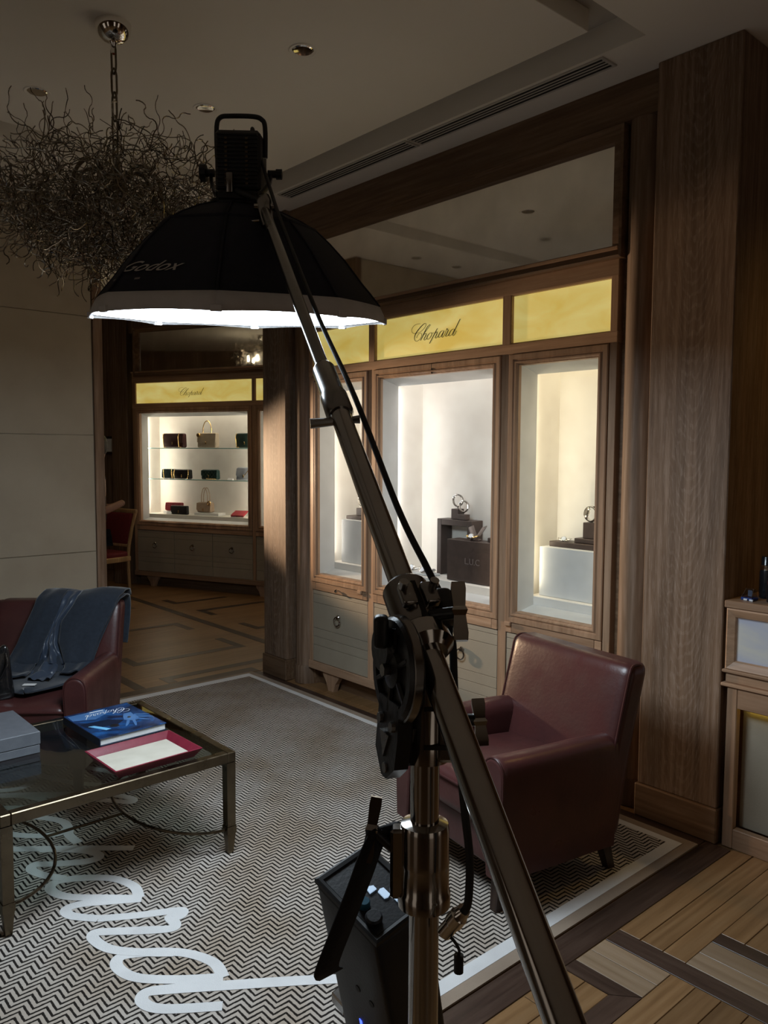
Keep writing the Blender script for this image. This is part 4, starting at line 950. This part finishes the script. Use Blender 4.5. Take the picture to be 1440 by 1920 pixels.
# levers
def lever(a, b, w_, root_, shaft=None):
    a, b = Vector(a), Vector(b); d = b-a; s = Vector((1, 0, 0)) if abs(d.normalized().x) < .8 else Vector((0, 1, 0)); y = d.cross(s).normalized(); x = y.cross(d).normalized(); m = MB(); V = []
    for t, ww, th in ((0, .9, .5), (.12, 1, .55), (.42, .8, .45), (.5, 1.05, .9), (.58, .8, .45), (.88, 1, .55), (1, .9, .5)):
        for i, j in ((-1, -1), (1, -1), (1, 1), (-1, 1)): V.append(a+d*t+x*(i*w_*ww/2)+y*(j*w_*th/2))
    n = 7; m.add(V, [(3, 2, 1, 0), tuple(range((n-1)*4, n*4))]+[(i*4+k, i*4+(k+1) % 4, i*4+4+(k+1) % 4, i*4+4+k) for i in range(n-1) for k in range(4)])
    o = m.build('lever', 'nickel', root_, 25)
    if shaft: MB().cyl(shaft[0], shaft[1], .0085, n=14).build('lever_shaft', 'cast_black', o)
    return o
lever((-.074, .004, 1.170), (-.088, -.014, 1.085), .017, st, ((-.080, -.004, 1.128), (LX-.045, 0, 1.10)))
lever((.034, -.012, 1.475), (.036, -.048, 1.404), .020, st, ((.034, -.028, 1.438), (-.012, -.010, 1.428)))
lever((.062, -.020, 1.318), (.066, -.046, 1.262), .018, st, ((.060, -.030, 1.292), (LX, -.005, 1.283)))
# clamp on the column head
m = MB().lathe([(.022, 1.225), (.034, 1.228), (.034, 1.330), (.030, 1.338), (.026, 1.338), (.026, 1.322), (.022, 1.320)], (LX, 0, 0), 28); m.build('column_clamp', 'nickel', st)
m = MB()
for z in (1.252, 1.305): MB().box(LX-.004, LX+.040, -.036, -.030, z, z+.006).build('clamp_slot', 'slot_dark', st, 0)
MB().box(LX+.012, LX+.045, -.034, .010, 1.232, 1.325, .006).build('clamp_jaw', 'nickel_dark', st)
# pivot plates between column clamp and boom clamp
def disc_frame(c, axis): return Vector((0, 0, 1)).rotation_difference(Vector(axis).normalized()).to_matrix()
AXD = (-.93, -.36, .05); DR = disc_frame(0, AXD)
DC = Vector((-.047, -.036, 1.362))
g = MB().lathe([(.030, -.014), (.060, -.014), (.069, -.010), (.070, .006), (.066, .010), (.055, .010), (.053, .004), (.026, .004), (.024, .010), (.012, .012)], DC, 40, DR); dk = g.build('ratchet_disc', 'cast_black', st)
m = MB()
for k in range(6):
    a = 2*pi*k/6+.3; p0 = DC+DR @ Vector((.024*cos(a), .024*sin(a), .006)); p1 = DC+DR @ Vector((.056*cos(a), .056*sin(a), .007)); m.tube([p0, p1], .0042, 6)
m.build('disc_ribs', 'cast_black', dk)
MB().cyl(DC+DR @ Vector((0, 0, .008)), DC+DR @ Vector((0, 0, .022)), .009, n=6).build('centre_bolt', 'nickel_dark', dk)
MB().lathe([(.0702, -.008), (.0725, -.006), (.0725, .004), (.0702, .005)], DC, 40, DR, False).build('disc_band', 'nickel_dark', dk)
kn = DC+DR @ Vector((-.02, .066, .004)); MB().rbox(DC+Vector((-.022, -.004, .052)), (.020, .026, .044), .007, 3).build('release_knob', 'black_plastic', st)
def plate(pts, th, mat, name):
    """plate in the disc plane, pts = (u along horizontal in plane, v up)"""
    ex = Vector((0, 0, 1)).cross(Vector(AXD)).normalized(); ez = Vector(AXD).normalized().cross(ex)*-1; ax = Vector(AXD).normalized()
    if ez.z < 0: ez = -ez
    return MB().prism(pts, -th/2, th/2, lambda a, b, h: DC+ex*a+ez*b+ax*h)
plate([(-.034, -.04), (.034, -.04), (.036, -.085), (.030, -.125), (.004, -.146), (-.014, -.146), (-.040, -.115)], .020, 0, 0).build('pivot_plate', 'cast_black', st, 0)
ex_ = Vector((0, 0, 1)).cross(Vector(AXD)).normalized(); ax_ = Vector(AXD).normalized()
for a, b in ((-.020, -.070), (.022, -.070), (.0, -.132)):
    c = DC+ex_*a+Vector((0, 0, b)); MB().cyl(c+ax_*.008, c+ax_*.019, .0085, .007, 10).build('bolt', 'nickel_dark', st)
plate([(-.02, -.085), (.012, -.085), (-.004, -.118)], .026, 0, 0).build('plate_web', 'nickel_dark', st, 0)
MB().box(-.046, LX-.012, -.028, .012, 1.225, 1.33, .006).build('clamp_bridge', 'cast_black', st)
# boom clamp: split block round the boom
bd = BD.normalized(); cc = bp(.968)
sx_ = bd.cross(Vector((0, 0, 1))).normalized(); sz_ = sx_.cross(bd).normalized()
def bfr(v): return cc+sx_*v.x+bd*v.y+sz_*v.z
MB().tube([bp(.925), bp(.93), bp(.972), bp(.978)], [.027, .0335, .0335, .030], 20).build('boom_clamp', 'nickel_dark', st)
MB().tube([bp(.976), bp(.980), bp(.995), bp(1.002)], [.030, .036, .038, .026], 20).build('clamp_saddle', 'nickel', st)
MB().box(-.0035, .0035, -.050, .045, .020, .0345).xf(bfr).build('clamp_split', 'slot_dark', st, 0)
for sg in (-1, 1): MB().rbox((sg*.016, -.020, .036), (.022, .040, .016), .005, 3).xf(bfr).build('clamp_ear', 'nickel_dark', st)
MB().rbox((-.044, -.022, .006), (.030, .050, .040), .010, 3).xf(bfr).build('clamp_nose', 'cast_black', st)
MB().lathe([(.020, -.030), (.034, -.026), (.036, .016), (.030, .024)], cc-sx_*.0+Vector((-.030, -.010, -.03)), 20, DR).build('pivot_drum', 'cast_black', st)
for sg in (-1, 1): MB().cyl(bfr(Vector((sg*.022, -.028, .043))), bfr(Vector((sg*.022, -.028, .055))), .0065, n=10).build('bolt', 'nickel', st)
# boom tubes
MB().cyl(bp(.625), bp(1.42), .0192, n=32).build('boom_tube', 'nickel', st)
MB().cyl(bp(0), bp(.64), .0142, n=28).build('boom_extension', 'nickel_dark', st)
MB().tube([bp(.548), bp(.555), bp(.612), bp(.617), bp(.650), bp(.655)], [.019, .0235, .0235, .0265, .0265, .022], 28).build('boom_collar', 'nickel_dark', st)
c0 = bp(.665); side = Vector((1, .15, .1)).normalized()
MB().tube([c0-side*.060, c0-side*.014], [.0095, .0075], 10).build('collar_lever', 'nickel_dark', st)
MB().tube([c0+side*.014, c0+side*.032], [.006, .008], 10).build('collar_screw', 'nickel_dark', st)
MB().cyl(bp(1.42), bp(1.43), .0205, n=24).build('end_cap', 'black_rubber', st)
# legs
for k in range(3):
    a = 2*pi*k/3+.9; c, s_ = cos(a), sin(a)
    MB().tube([(LX+c*.03, s_*.03, .42), (LX+c*.46, s_*.46, .012)], .011, 10).build('leg', 'nickel', st)
    MB().tube([(LX+c*.025, s_*.025, .14), (LX+c*.27, s_*.27, .19)], .007, 8).build('leg_brace', 'nickel', st)
MB().lathe([(.023, .40), (.034, .40), (.034, .46), (.023, .46)], (LX, 0, 0), 20).build('leg_collar', 'nickel_dark', st)

# softbox: eight-panel dome opening downwards
FWv, RTv, UPv = Vector((-cos(YAW), sin(YAW), 0)), Vector((sin(YAW), cos(YAW), 0)), Vector((0, 0, 1))
TL, RL = rad(5.8), rad(.8)
xl = RTv*cos(RL)-UPv*sin(RL); zl0 = UPv*cos(RL)+RTv*sin(RL)
zl = zl0*cos(TL)-FWv*sin(TL); yl = zl.cross(xl).normalized()
SM = Matrix((xl, yl, zl)).transposed().to_4x4(); SM.translation = (-2.293, 1.389, 2.072)
def frame_empty(name, label, cat, mat4):
    o = empty(name, label, cat); o.matrix_world = mat4; o.location = mat4.translation; o.rotation_mode = 'XYZ'; o.rotation_euler = mat4.to_euler('XYZ'); return o
sb = frame_empty('softbox', 'black octagonal softbox with glowing white underside', 'softbox', SM)
PROF = [(.478, .0), (.468, .030), (.455, .055), (.425, .092), (.395, .126), (.34, .195), (.29, .247), (.25, .283), (.20, .312), (.14, .338), (.075, .358)]
A0 = rad(273)
def rim(th, r, z, sag=0.0):
    """point on the eight-sided dome"""
    k = ((th-A0) % (pi/4))/(pi/4); kk = math.floor((th-A0)/(pi/4))
    a, b = A0+kk*pi/4, A0+(kk+1)*pi/4; s_ = sin(pi*k)
    rr = r*(1-.030*s_)
    x = (cos(a)*(1-k)+cos(b)*k); y = (sin(a)*(1-k)+sin(b)*k); l = sqrt(x*x+y*y)
    f = rr/cos(pi/8)*.925
    l2 = 1+.6*(1/l-1)
    return (x*l2*f*1.0, y*l2*f*1.0, z+sag*s_)
def dome(z0, z1, off=0, n=64, sagf=0):
    pr = [p for p in PROF if z0-1e-6 <= p[1] <= z1+1e-6]; rows = []
    for r, z in pr: rows.append([rim(2*pi*i/n+A0, r+off, z, sagf*(1-z/.06) if z < .06 else 0) for i in range(n+1)])
    return rows
MB().sheet(dome(.030, .36)).build('shell', 'black_cloth', sb, 30).modifiers.new('t', 'SOLIDIFY').thickness = .003
MB().sheet(dome(.0, .055, .002, sagf=.006)).build('lip', 'lip_fabric', sb, 30).modifiers.new('t', 'SOLIDIFY').thickness = .002
for k in range(8):
    a = A0+k*pi/4
    MB().tube([rim(a, r+.0015, z) for r, z in PROF[2:]], .0035, 6).build('rib_seam', 'black_cloth', sb)
    p = Vector(rim(a, .474, .004)); MB().box(-.016, .016, -.006, .006, -.006, .014, .002).xf(lambda v: p+Matrix.Rotation(a+pi/2, 3, 'Z') @ v).build('corner_tab', 'lip_fabric', sb, 0)
MB().sheet([[(*rim(2*pi*i/64+A0, .250, .285)[:2], z) for i in range(65)] for z in (.277, .291)]).build('crown_band', 'black_cloth', sb, 30).modifiers.new('t', 'SOLIDIFY').thickness = .006
n = 64; ringv = [rim(2*pi*i/n+A0, .460, .010) for i in range(n)]
MB().add(ringv+[(0, 0, .004)], [(i, (i+1) % n, n) for i in range(n)]).build('diffuser', 'diffuser_cloth', sb)
MB().lathe([(.085, .345), (.085, .368), (.060, .372)], (0, 0, 0), 28).build('mount_ring', 'cast_black', sb)
# maker's name on the shell
def on_dome(x, y, h):
    z = .115+y*.62; r = .478
    for (r0, z0), (r1, z1) in zip(PROF, PROF[1:]):
        if z0 <= z <= z1: r = r0+(r1-r0)*(z-z0)/(z1-z0)
    th = rad(225)+x/.40
    p = Vector(rim(th, r+.0045+h, z)); return tuple(p)
text_mb('Godox', .070, lambda x, y, h: on_dome(x+y*.25, y, h), .5, .001).build('lettering', 'grille_metal', sb)
MB().prism([(-.02, -.040), (.10, -.040), (.10, -.031), (-.02, -.031)], 0, .001, on_dome).build('small_print', 'lettering_grey', sb, 0)

# studio light head
lh = frame_empty('studio_light', 'black studio light head with carry handle mounted on the softbox', 'studio light', SM)
MB().box(-.056, .084, -.07, .07, .385, .565, .010).build('body', 'black_plastic', lh, 0)
for k in range(14): MB().box(-.048, .076, -.076, -.068, .398+k*.0115, .404+k*.0115, .001).build('cooling_fin', 'black_plastic', lh, 0)
for x in (-.020, .043):
    m = MB()
    for k in range(11): m.box(x-.004, x+.004, -.078, -.075, .405+k*.013, .411+k*.013)
    m.build('vent_slots', 'bronze', lh, 0)
MB().tube(spline([(-.062, 0, .50), (-.062, 0, .59), (-.050, 0, .617), (-.02, 0, .622), (.05, 0, .622), (.078, 0, .614), (.089, 0, .59), (.089, 0, .50)], 5), .0075, 10).build('carry_handle', 'black_plastic', lh)
MB().lathe([(.055, .366), (.062, .375), (.062, .386)], (.010, 0, 0), 28).build('bayonet', 'nickel_dark', lh)
for sg, x in ((-1, -.080), (1, .108)):
    MB().tube(spline([(x, -.005, .452), (x-sg*.004, -.02, .42), (x-sg*.02, -.06, .385), (x-sg*.035, -.085, .372)], 4), .011, 8, flat=.5).build('yoke_arm', 'cast_black', lh)
    MB().cyl((x-sg*.01, -.005, .452), (x+sg*.016, -.005, .452), .012, n=14).build('yoke_pin', 'black_plastic', lh)
    MB().cyl((x+sg*.016, -.005, .452), (x+sg*.034, -.005, .452), .027 if sg < 0 else .016, n=10).build('tilt_knob', 'black_plastic', lh)
MB().box(-.045, .075, -.095, -.078, .358, .384, .004).build('yoke_bar', 'cast_black', lh, 0)
MB().rbox((-.006, -.090, .405), (.020, .026, .06), .004, 2).build('spigot_clamp', 'nickel_dark', lh)
# boom head joint
SMi = SM.inverted(); end = SMi @ Vector((BT.x*RTv.x+BT.y*FWv.x+STX, BT.x*RTv.y+BT.y*FWv.y+STY, BT.z))
yk = Vector((.012, -.086, .371))
MB().tube([end+Vector((.012, -.02, -.05)), end+Vector((.004, -.004, -.015)), end+Vector((-.004, .02, .018)), end+Vector((-.010, .05, .035)), end+Vector((-.012, .068, .034))], [.0185, .021, .024, .024, .014], 20).build('boom_joint', 'nickel_dark', lh)
MB().tube([end+Vector((-.010, .05, .032)), yk+Vector((0, 0, .012))], .010, 14).build('spigot', 'cast_black', lh)
MB().cyl(end+Vector((-.032, .01, .012)), end+Vector((.030, .01, .012)), .009, n=12).build('joint_pin', 'nickel', lh)
MB().cyl(end+Vector((-.055, -.01, -.035)), end+Vector((-.015, -.01, -.030)), .0035, n=8).build('joint_key', 'nickel', lh)

# power cable
cab_pts = [(-2.283,1.436,2.653),(-2.265,1.429,2.679),(-2.171,1.40,2.551),(-1.975,1.326,2.341),(-1.804,1.259,2.186),(-1.50,1.123,1.952),(-1.21,.99,1.756),(-.959,.874,1.562),(-.85,.836,1.477),(-.796,.817,1.435),(-.764,.802,1.388),(-.738,.78,1.33),(-.709,.759,1.261),(-.692,.754,1.181),(-.684,.756,1.118),(-.682,.752,1.063),(-.689,.75,1.044)]
pc = empty('power_cable', 'black power cable running down beside the boom arm', 'cable', (-.7, .75, 1.0))
off = Vector((-.7, .75, 1.0))
MB().tube([Vector(p)-off for p in spline(cab_pts, 8)], .0055, 10).build('cord', 'black_rubber', pc)
MB().tube([Vector(p)-off for p in ((-2.300, 1.443, 2.625), (-2.292, 1.44, 2.640), (-2.283, 1.436, 2.655))], [.011, .012, .009], 12).build('plug', 'nickel_dark', pc)
pa, pb = Vector((-.687, .750, 1.050))-off, Vector((-.715, .742, 1.008))-off
MB().tube([pa, pa+(pb-pa)*.2, pa+(pb-pa)*.25, pa+(pb-pa)*.55, pa+(pb-pa)*.6, pb], [.009, .0105, .0125, .0125, .0105, .0105], 14).build('connector', 'silver', pc)
MB().tube(spline([pb+Vector((.002, 0, -.002)), pb+Vector((.012, .003, -.004)), pb+Vector((.022, .005, -.014)), pb+Vector((.022, .005, -.022))], 4), .0022, 6).build('cap_leash', 'black_rubber', pc)
MB().cyl(pb+Vector((.022, .005, -.022)), pb+Vector((.022, .005, -.046)), .0065, n=12).build('dust_cap', 'black_rubber', pc)

# control unit hanging on the column by its strap
cu_ = empty('control_unit', 'black light control unit with lit buttons hanging on the stand', 'power unit')
Lc, Tc, Bc = Vector((-1.029, .760, .943)), Vector((-1.024, .870, .967)), Vector((-.882, .766, .901))
e2 = (Bc-Lc).normalized(); e1 = (Tc-Lc); e1 = (e1-e2*e1.dot(e2)).normalized(); nn = e2.cross(e1)
if nn.z < 0: nn = -nn
CM = Matrix((e2, e1, nn)).transposed().to_4x4(); CM.translation = Lc+(Bc-Lc)*.5+(Tc-Lc)*.5
cu_.location = CM.translation; cu_.rotation_euler = CM.to_euler('XYZ')
W2, D2 = .078, .058
def taper_(v): t = min(1, max(0, -v.z/.34)); return Vector((v.x+.085*t, v.y*(1-.10*t), v.z))
MB().rbox((0, 0, -.17), (2*W2, 2*D2, .34), .010, 4).xf(taper_).build('case', 'black_plastic', cu_)
MB().rsweep(-W2, W2, -D2, D2, [(0, -.004), (0, .004), (.004, .006), (.010, .004), (.012, -.002)]).xf(lambda v: Vector((v.x, v.z, v.y))).build('bezel', 'black_rubber', cu_, 30)
pnl = MB().box(-W2+.012, W2-.012, -D2+.012, D2-.012, -.002, .0015).build('panel', 'black_plastic', cu_, 0)
for k, poly in enumerate([[(-.010, -.016), (.004, -.018), (.004, -.004), (-.004, -.004)], [(.010, -.018), (.026, -.018), (.028, -.012), (.026, -.006), (.010, -.006), (.008, -.012)], [(.034, -.018), (.046, -.018), (.052, -.008), (.034, -.006)]]):
    MB().prism([(x*1.0-.002, y+.012+.012*k) for x, y in poly], .0012, .004).build('button', 'button_lit', pnl, 0)
MB().lathe([(.010, .0012), (.010, .010), (.008, .013)], (.012, -.027, 0), 18).build('dial', 'knob_teal', pnl)
MB().lathe([(.013, .0012), (.014, .012), (.011, .015)], (.044, -.034, 0), 20).build('dial', 'black_plastic', pnl)
text_mb('NAN', .016, lambda x, y, h: (-.060+x*.7, .014+y*.8, .0016+h), .2, .0006).build('lettering', 'lettering_grey', pnl)
MB().box(-.018, -.012, -D2-.0012, -D2+.004, -.235, -.222).xf(taper_).build('status_led', 'led_blue', cu_, 0)
for dx_ in (-.004, .03): MB().cyl(taper_(Vector((dx_, -D2-.001, -.15))), taper_(Vector((dx_, -D2+.004, -.15))), .006, n=12).build('socket', 'black_rubber', cu_)
MB().box(-.085, -.045, -.02, .02, -.352, -.325, .003).build('bottom_bracket', 'nickel_dark', cu_, 0)
# strap from the collar lever to the unit
stp = []
CMi = CM.inverted()
def wl(p): return CMi @ Vector(p)
hook = Vector((STX, STY, 0))+RTv*(-.060)+FWv*(.0)+UPv*1.118
s_pts = [hook+FWv*.02+RTv*.02+UPv*(-.02), hook+UPv*.012, hook+RTv*(-.018)-FWv*.012+UPv*(-.012), hook+RTv*(-.036)-FWv*.02+UPv*(-.06), hook+RTv*(-.062)-FWv*.02+UPv*(-.13), hook+RTv*(-.082)-FWv*.012+UPv*(-.19), hook+RTv*(-.078)+FWv*.02+UPv*(-.22)]
sp = spline([tuple(p) for p in s_pts], 6); rows = [[], [], [], []]
for i, p in enumerate(sp):
    p = Vector(p); q = RTv*.016+FWv*.014
    rows[0].append(wl(p-q)); rows[1].append(wl(p+q))
MB().sheet(rows[:2]).build('strap', 'strap_web', cu_, 60).modifiers.new('t', 'SOLIDIFY').thickness = .003

# ================================================================== SIDE CABINET AT THE RIGHT EDGE
SCX, SCY = -1.10, 3.245
scab = empty('side_cabinet', 'oak side cabinet with frosted lit panels beside the pier', 'cabinet', (SCX, SCY, 0))
def sbx(name, x0, x1, y0, y1, z0, z1, mat, b=.003, par=None): return MB().box(x0-SCX, x1-SCX, y0-SCY, y1-SCY, z0, z1, b).build(name, mat, par or scab, 0)
sbx('top', -1.525, -.55, 3.228, 3.75, 1.016, 1.046, 'case_oak_x')
MB().rsweep(-1.516-SCX, -.56-SCX, .757, 1.014, [(0, .05), (0, -.012), (.006, -.016), (.034, -.006), (.038, .0), (.038, .03)]).build('upper_frame', 'case_oak_x', scab, 20)
sbx('frosted_panel', -1.48, -.60, 3.255, 3.265, .793, .978, 'alabaster_cool', 0)
for z0, z1, o_ in ((.742, .757, .016), (.700, .742, .004), (.684, .700, .018)): sbx('moulding', -1.512-o_, -.55, 3.245-o_, 3.40, z0, z1, 'case_oak_x', .004)
sbx('side_panel', -1.505, -1.49, 3.26, 3.74, 0, 1.014, 'case_oak')
sbx('stile', -1.505, -1.462, 3.238, 3.275, 0, .683, 'case_oak'); sbx('stile', -.62, -.56, 3.238, 3.275, 0, .683, 'case_oak')
sbx('rail', -1.461, -.621, 3.238, 3.275, .598, .683, 'case_oak_x'); sbx('rail', -1.461, -.621, 3.238, 3.275, 0, .085, 'case_oak_x')
sbx('inset_panel', -1.46, -.62, 3.300, 3.315, .08, .60, 'panel_leather', 0)
sbx('led_strip', -1.44, -.66, 3.282, 3.294, .586, .594, 'led_strip', 0)
sbx('carcass', -1.488, -.57, 3.32, 3.74, .02, 1.012, 'case_oak_x', 0)
def flask(label, x, y, h, r, cap):
    root = empty('flask', label, 'flask', (x, y, 1.0465))
    MB().lathe([(r*.95, 0), (r, .004), (r, h*.62), (r*.92, h*.68)], (0, 0, 0), 28).build('body', 'thermos_black', root)
    MB().lathe([(r*.93, h*.68), (r*.95, h*.70), (r*.95, h*.78), (r*.88, h*.79)], (0, 0, 0), 28).build('collar', 'chrome', root)
    MB().lathe([(r*.86, h*.79), (r*cap, h*.80), (r*cap, h*.97), (r*cap*.9, h)], (0, 0, 0), 28).build('cap', 'thermos_black', root)
    return root
flask('dark flask with grey cap standing behind on the side cabinet', -1.435, 3.415, .175, .030, .82)
fk = flask('black flask with chrome collar at the front of the side cabinet', -1.365, 3.335, .155, .034, .95)
MB().box(-.018, -.012, -.0345, -.031, .075, .090).build('badge', 'bag_red', fk, 0)
sh = empty('stone_display', 'small clear display block with blue base on the side cabinet', 'display block', (-1.458, 3.305, 1.0465), -.2)
MB().box(-.026, .026, -.020, .024, 0, .011, .002).build('base', 'blue_base', sh, 0)
MB().add([(-.024, -.018, .0115), (.024, -.018, .0115), (.024, .022, .0115), (-.024, .022, .0115), (-.017, .004, .046), (.017, .004, .046), (.017, .018, .046), (-.017, .018, .046)], [(3, 2, 1, 0), (4, 5, 6, 7), (0, 1, 5, 4), (1, 2, 6, 5), (2, 3, 7, 6), (3, 0, 4, 7)]).build('block', 'acrylic', sh, 0)
MB().box(-.010, .010, .004, .008, .014, .040, .001).build('stone', 'grey_box', sh, 0)
MB().tube([(-.024, -.019, .012), (.024, -.019, .012), (.017, .003, .0465), (-.017, .003, .0465)], .0013, 6, closed=True).build('edge_frame', 'silver', sh)
for x in (.0, .026): MB().box(x-.008, x+.008, -.026, -.0215, .001, .008).build('label_plate', 'white_print', sh, 0)

# ================================================================== ROOM BEHIND: CHAIR, PICTURE, PERSON
rc = empty('dining_chair', 'gilt wooden chair with dark red upholstery seen past the oak post', 'chair', (-8.93, 3.57, 0), rad(15))
for sx in (-1, 1):
    MB().tube(spline([(sx*.22, .22, 0.002), (sx*.225, .20, .42), (sx*.235, .235, .70), (sx*.25, .30, .96)], 4), .019, 8).build('back_post', 'gilt_wood', rc)
    MB().tube([(sx*.23, -.22, .002), (sx*.235, -.22, .44)], [.014, .021], 8).build('leg', 'gilt_wood', rc)
MB().rbox((0, .295, .955), (.54, .035, .05), .012, 3).build('top_rail', 'gilt_wood', rc)
MB().rbox((0, .215, .57), (.44, .03, .04), .010, 3).build('lower_rail', 'gilt_wood', rc)
MB().rbox((0, .25, .755), (.43, .05, .36), .02, 3, lambda p: (p.x, p.y+.16*(p.z), p.z)).build('back_pad', 'red_fabric', rc)
MB().rbox((0, -.01, .42), (.50, .47, .06), .012, 3).build('seat_frame', 'gilt_wood', rc)
MB().rbox((0, -.01, .47), (.47, .44, .07), .025, 4).build('seat', 'red_fabric', rc)
pf = empty('framed_picture', 'small framed picture on the dark wall past the oak post', 'picture', on_back(-2.32, .0845, 1.72), BA)
MB().rsweep(-.09, .09, -.11, .11, [(0, .0), (0, -.022), (.012, -.026), (.026, -.014), (.03, -.004)]).build('frame', 'dark_leg', pf, 20)
MB().box(-.062, .062, -.005, -.002, -.082, .082).build('mount', 'paper', pf, 0)

def skin_body(name, verts, edges, radii, root_i, mat, parent, sub=2):
    me = bpy.data.meshes.new(name); me.from_pydata(verts, edges, []); me.update(); o = bpy.data.objects.new(name, me); COL.objects.link(o); o.parent = parent
    me.materials.append(MATS[mat]); md = o.modifiers.new('skin', 'SKIN'); md.use_smooth_shade = True
    for i, r in enumerate(radii):
        v = me.skin_vertices[0].data[i]; v.radius = r if isinstance(r, tuple) else (r, r); v.use_root = i == root_i
    s = o.modifiers.new('sub', 'SUBSURF'); s.levels = s.render_levels = sub
    return o
pr_ = empty('person', 'person in a dark short-sleeved top, only the bent elbow shows past the post', 'person', (-7.155, 2.81, 0), rad(150))
V = [(0, 0, .96), (0, 0, 1.12), (0, .0, 1.30), (0, .0, 1.43), (0, -.01, 1.50), (0, -.02, 1.60), (0, -.03, 1.70),
     (.17, 0, 1.41), (.235, .03, 1.26), (.265, .05, 1.12), (.19, -.12, 1.12), (.10, -.21, 1.16), (.06, -.25, 1.18),
     (-.17, 0, 1.41), (-.235, .03, 1.26), (-.265, .05, 1.12), (-.19, -.12, 1.12), (-.10, -.21, 1.16), (-.06, -.25, 1.18),
     (.09, 0, .90), (.10, -.01, .50), (.10, .02, .09), (.10, -.12, .035), (-.09, 0, .90), (-.10, -.01, .50), (-.10, .02, .09), (-.10, -.12, .035)]
Ed = [(0, 1), (1, 2), (2, 3), (3, 4), (4, 5), (5, 6), (3, 7), (7, 8), (8, 9), (9, 10), (10, 11), (11, 12), (3, 13), (13, 14), (14, 15), (15, 16), (16, 17), (17, 18), (0, 19), (19, 20), (20, 21), (21, 22), (0, 23), (23, 24), (24, 25), (25, 26)]
Ra = [(.15, .11), (.135, .10), (.16, .115), (.14, .10), (.055, .055), (.085, .095), (.075, .09), .065, .052, .043, .038, .032, .035, .065, .052, .043, .038, .032, .035, .085, .06, .04, .038, .085, .06, .04, .038]
skin_body('body', V, Ed, Ra, 0, 'skin', pr_)
skin_body('top', [(0, 0, .94), (0, 0, 1.12), (0, 0, 1.30), (0, 0, 1.42), (.17, 0, 1.41), (.24, .032, 1.25), (.262, .045, 1.16), (-.17, 0, 1.41), (-.24, .032, 1.25), (-.262, .045, 1.16)], [(0, 1), (1, 2), (2, 3), (3, 4), (4, 5), (5, 6), (3, 7), (7, 8), (8, 9)],
          [(.165, .125), (.15, .115), (.175, .13), (.15, .11), .078, .068, .064, .078, .068, .064], 0, 'navy_shirt', pr_)
skin_body('trousers', [(0, 0, .97), (.09, 0, .88), (.10, -.01, .50), (.10, .02, .10), (-.09, 0, .88), (-.10, -.01, .50), (-.10, .02, .10)], [(0, 1), (1, 2), (2, 3), (0, 4), (4, 5), (5, 6)], [(.16, .12), .10, .078, .062, .10, .078, .062], 0, 'trouser', pr_)
MB().rbox((0, -.015, 1.70), (.19, .22, .22), .085, 5).build('hair', 'hair_dark', pr_)
# ceiling spots of the room behind
spot_light('back_room_spot', (-6.9, 4.0, 3.30), 9, (1, .72, .38), 110, .9)
spot_light('back_room_spot', (-8.3, 3.6, 3.30), 9, (1, .72, .38), 110, .9)
# lamp in the room behind that rakes warm light along the display wall through the opening
dl = Vector((3.6, .85, -.08)); spot_light('back_room_spot', (-6.95, 2.42, 1.47), 560, (1, .70, .44), 33, .30, dl.to_track_quat('-Z', 'Y').to_euler(), .08)
spot_light('recess_fill', (-.75, 4.1, 3.30), 22, (1, .62, .16), 120, .9)  # added warm fill without a fixture, turns the pier's side face amber
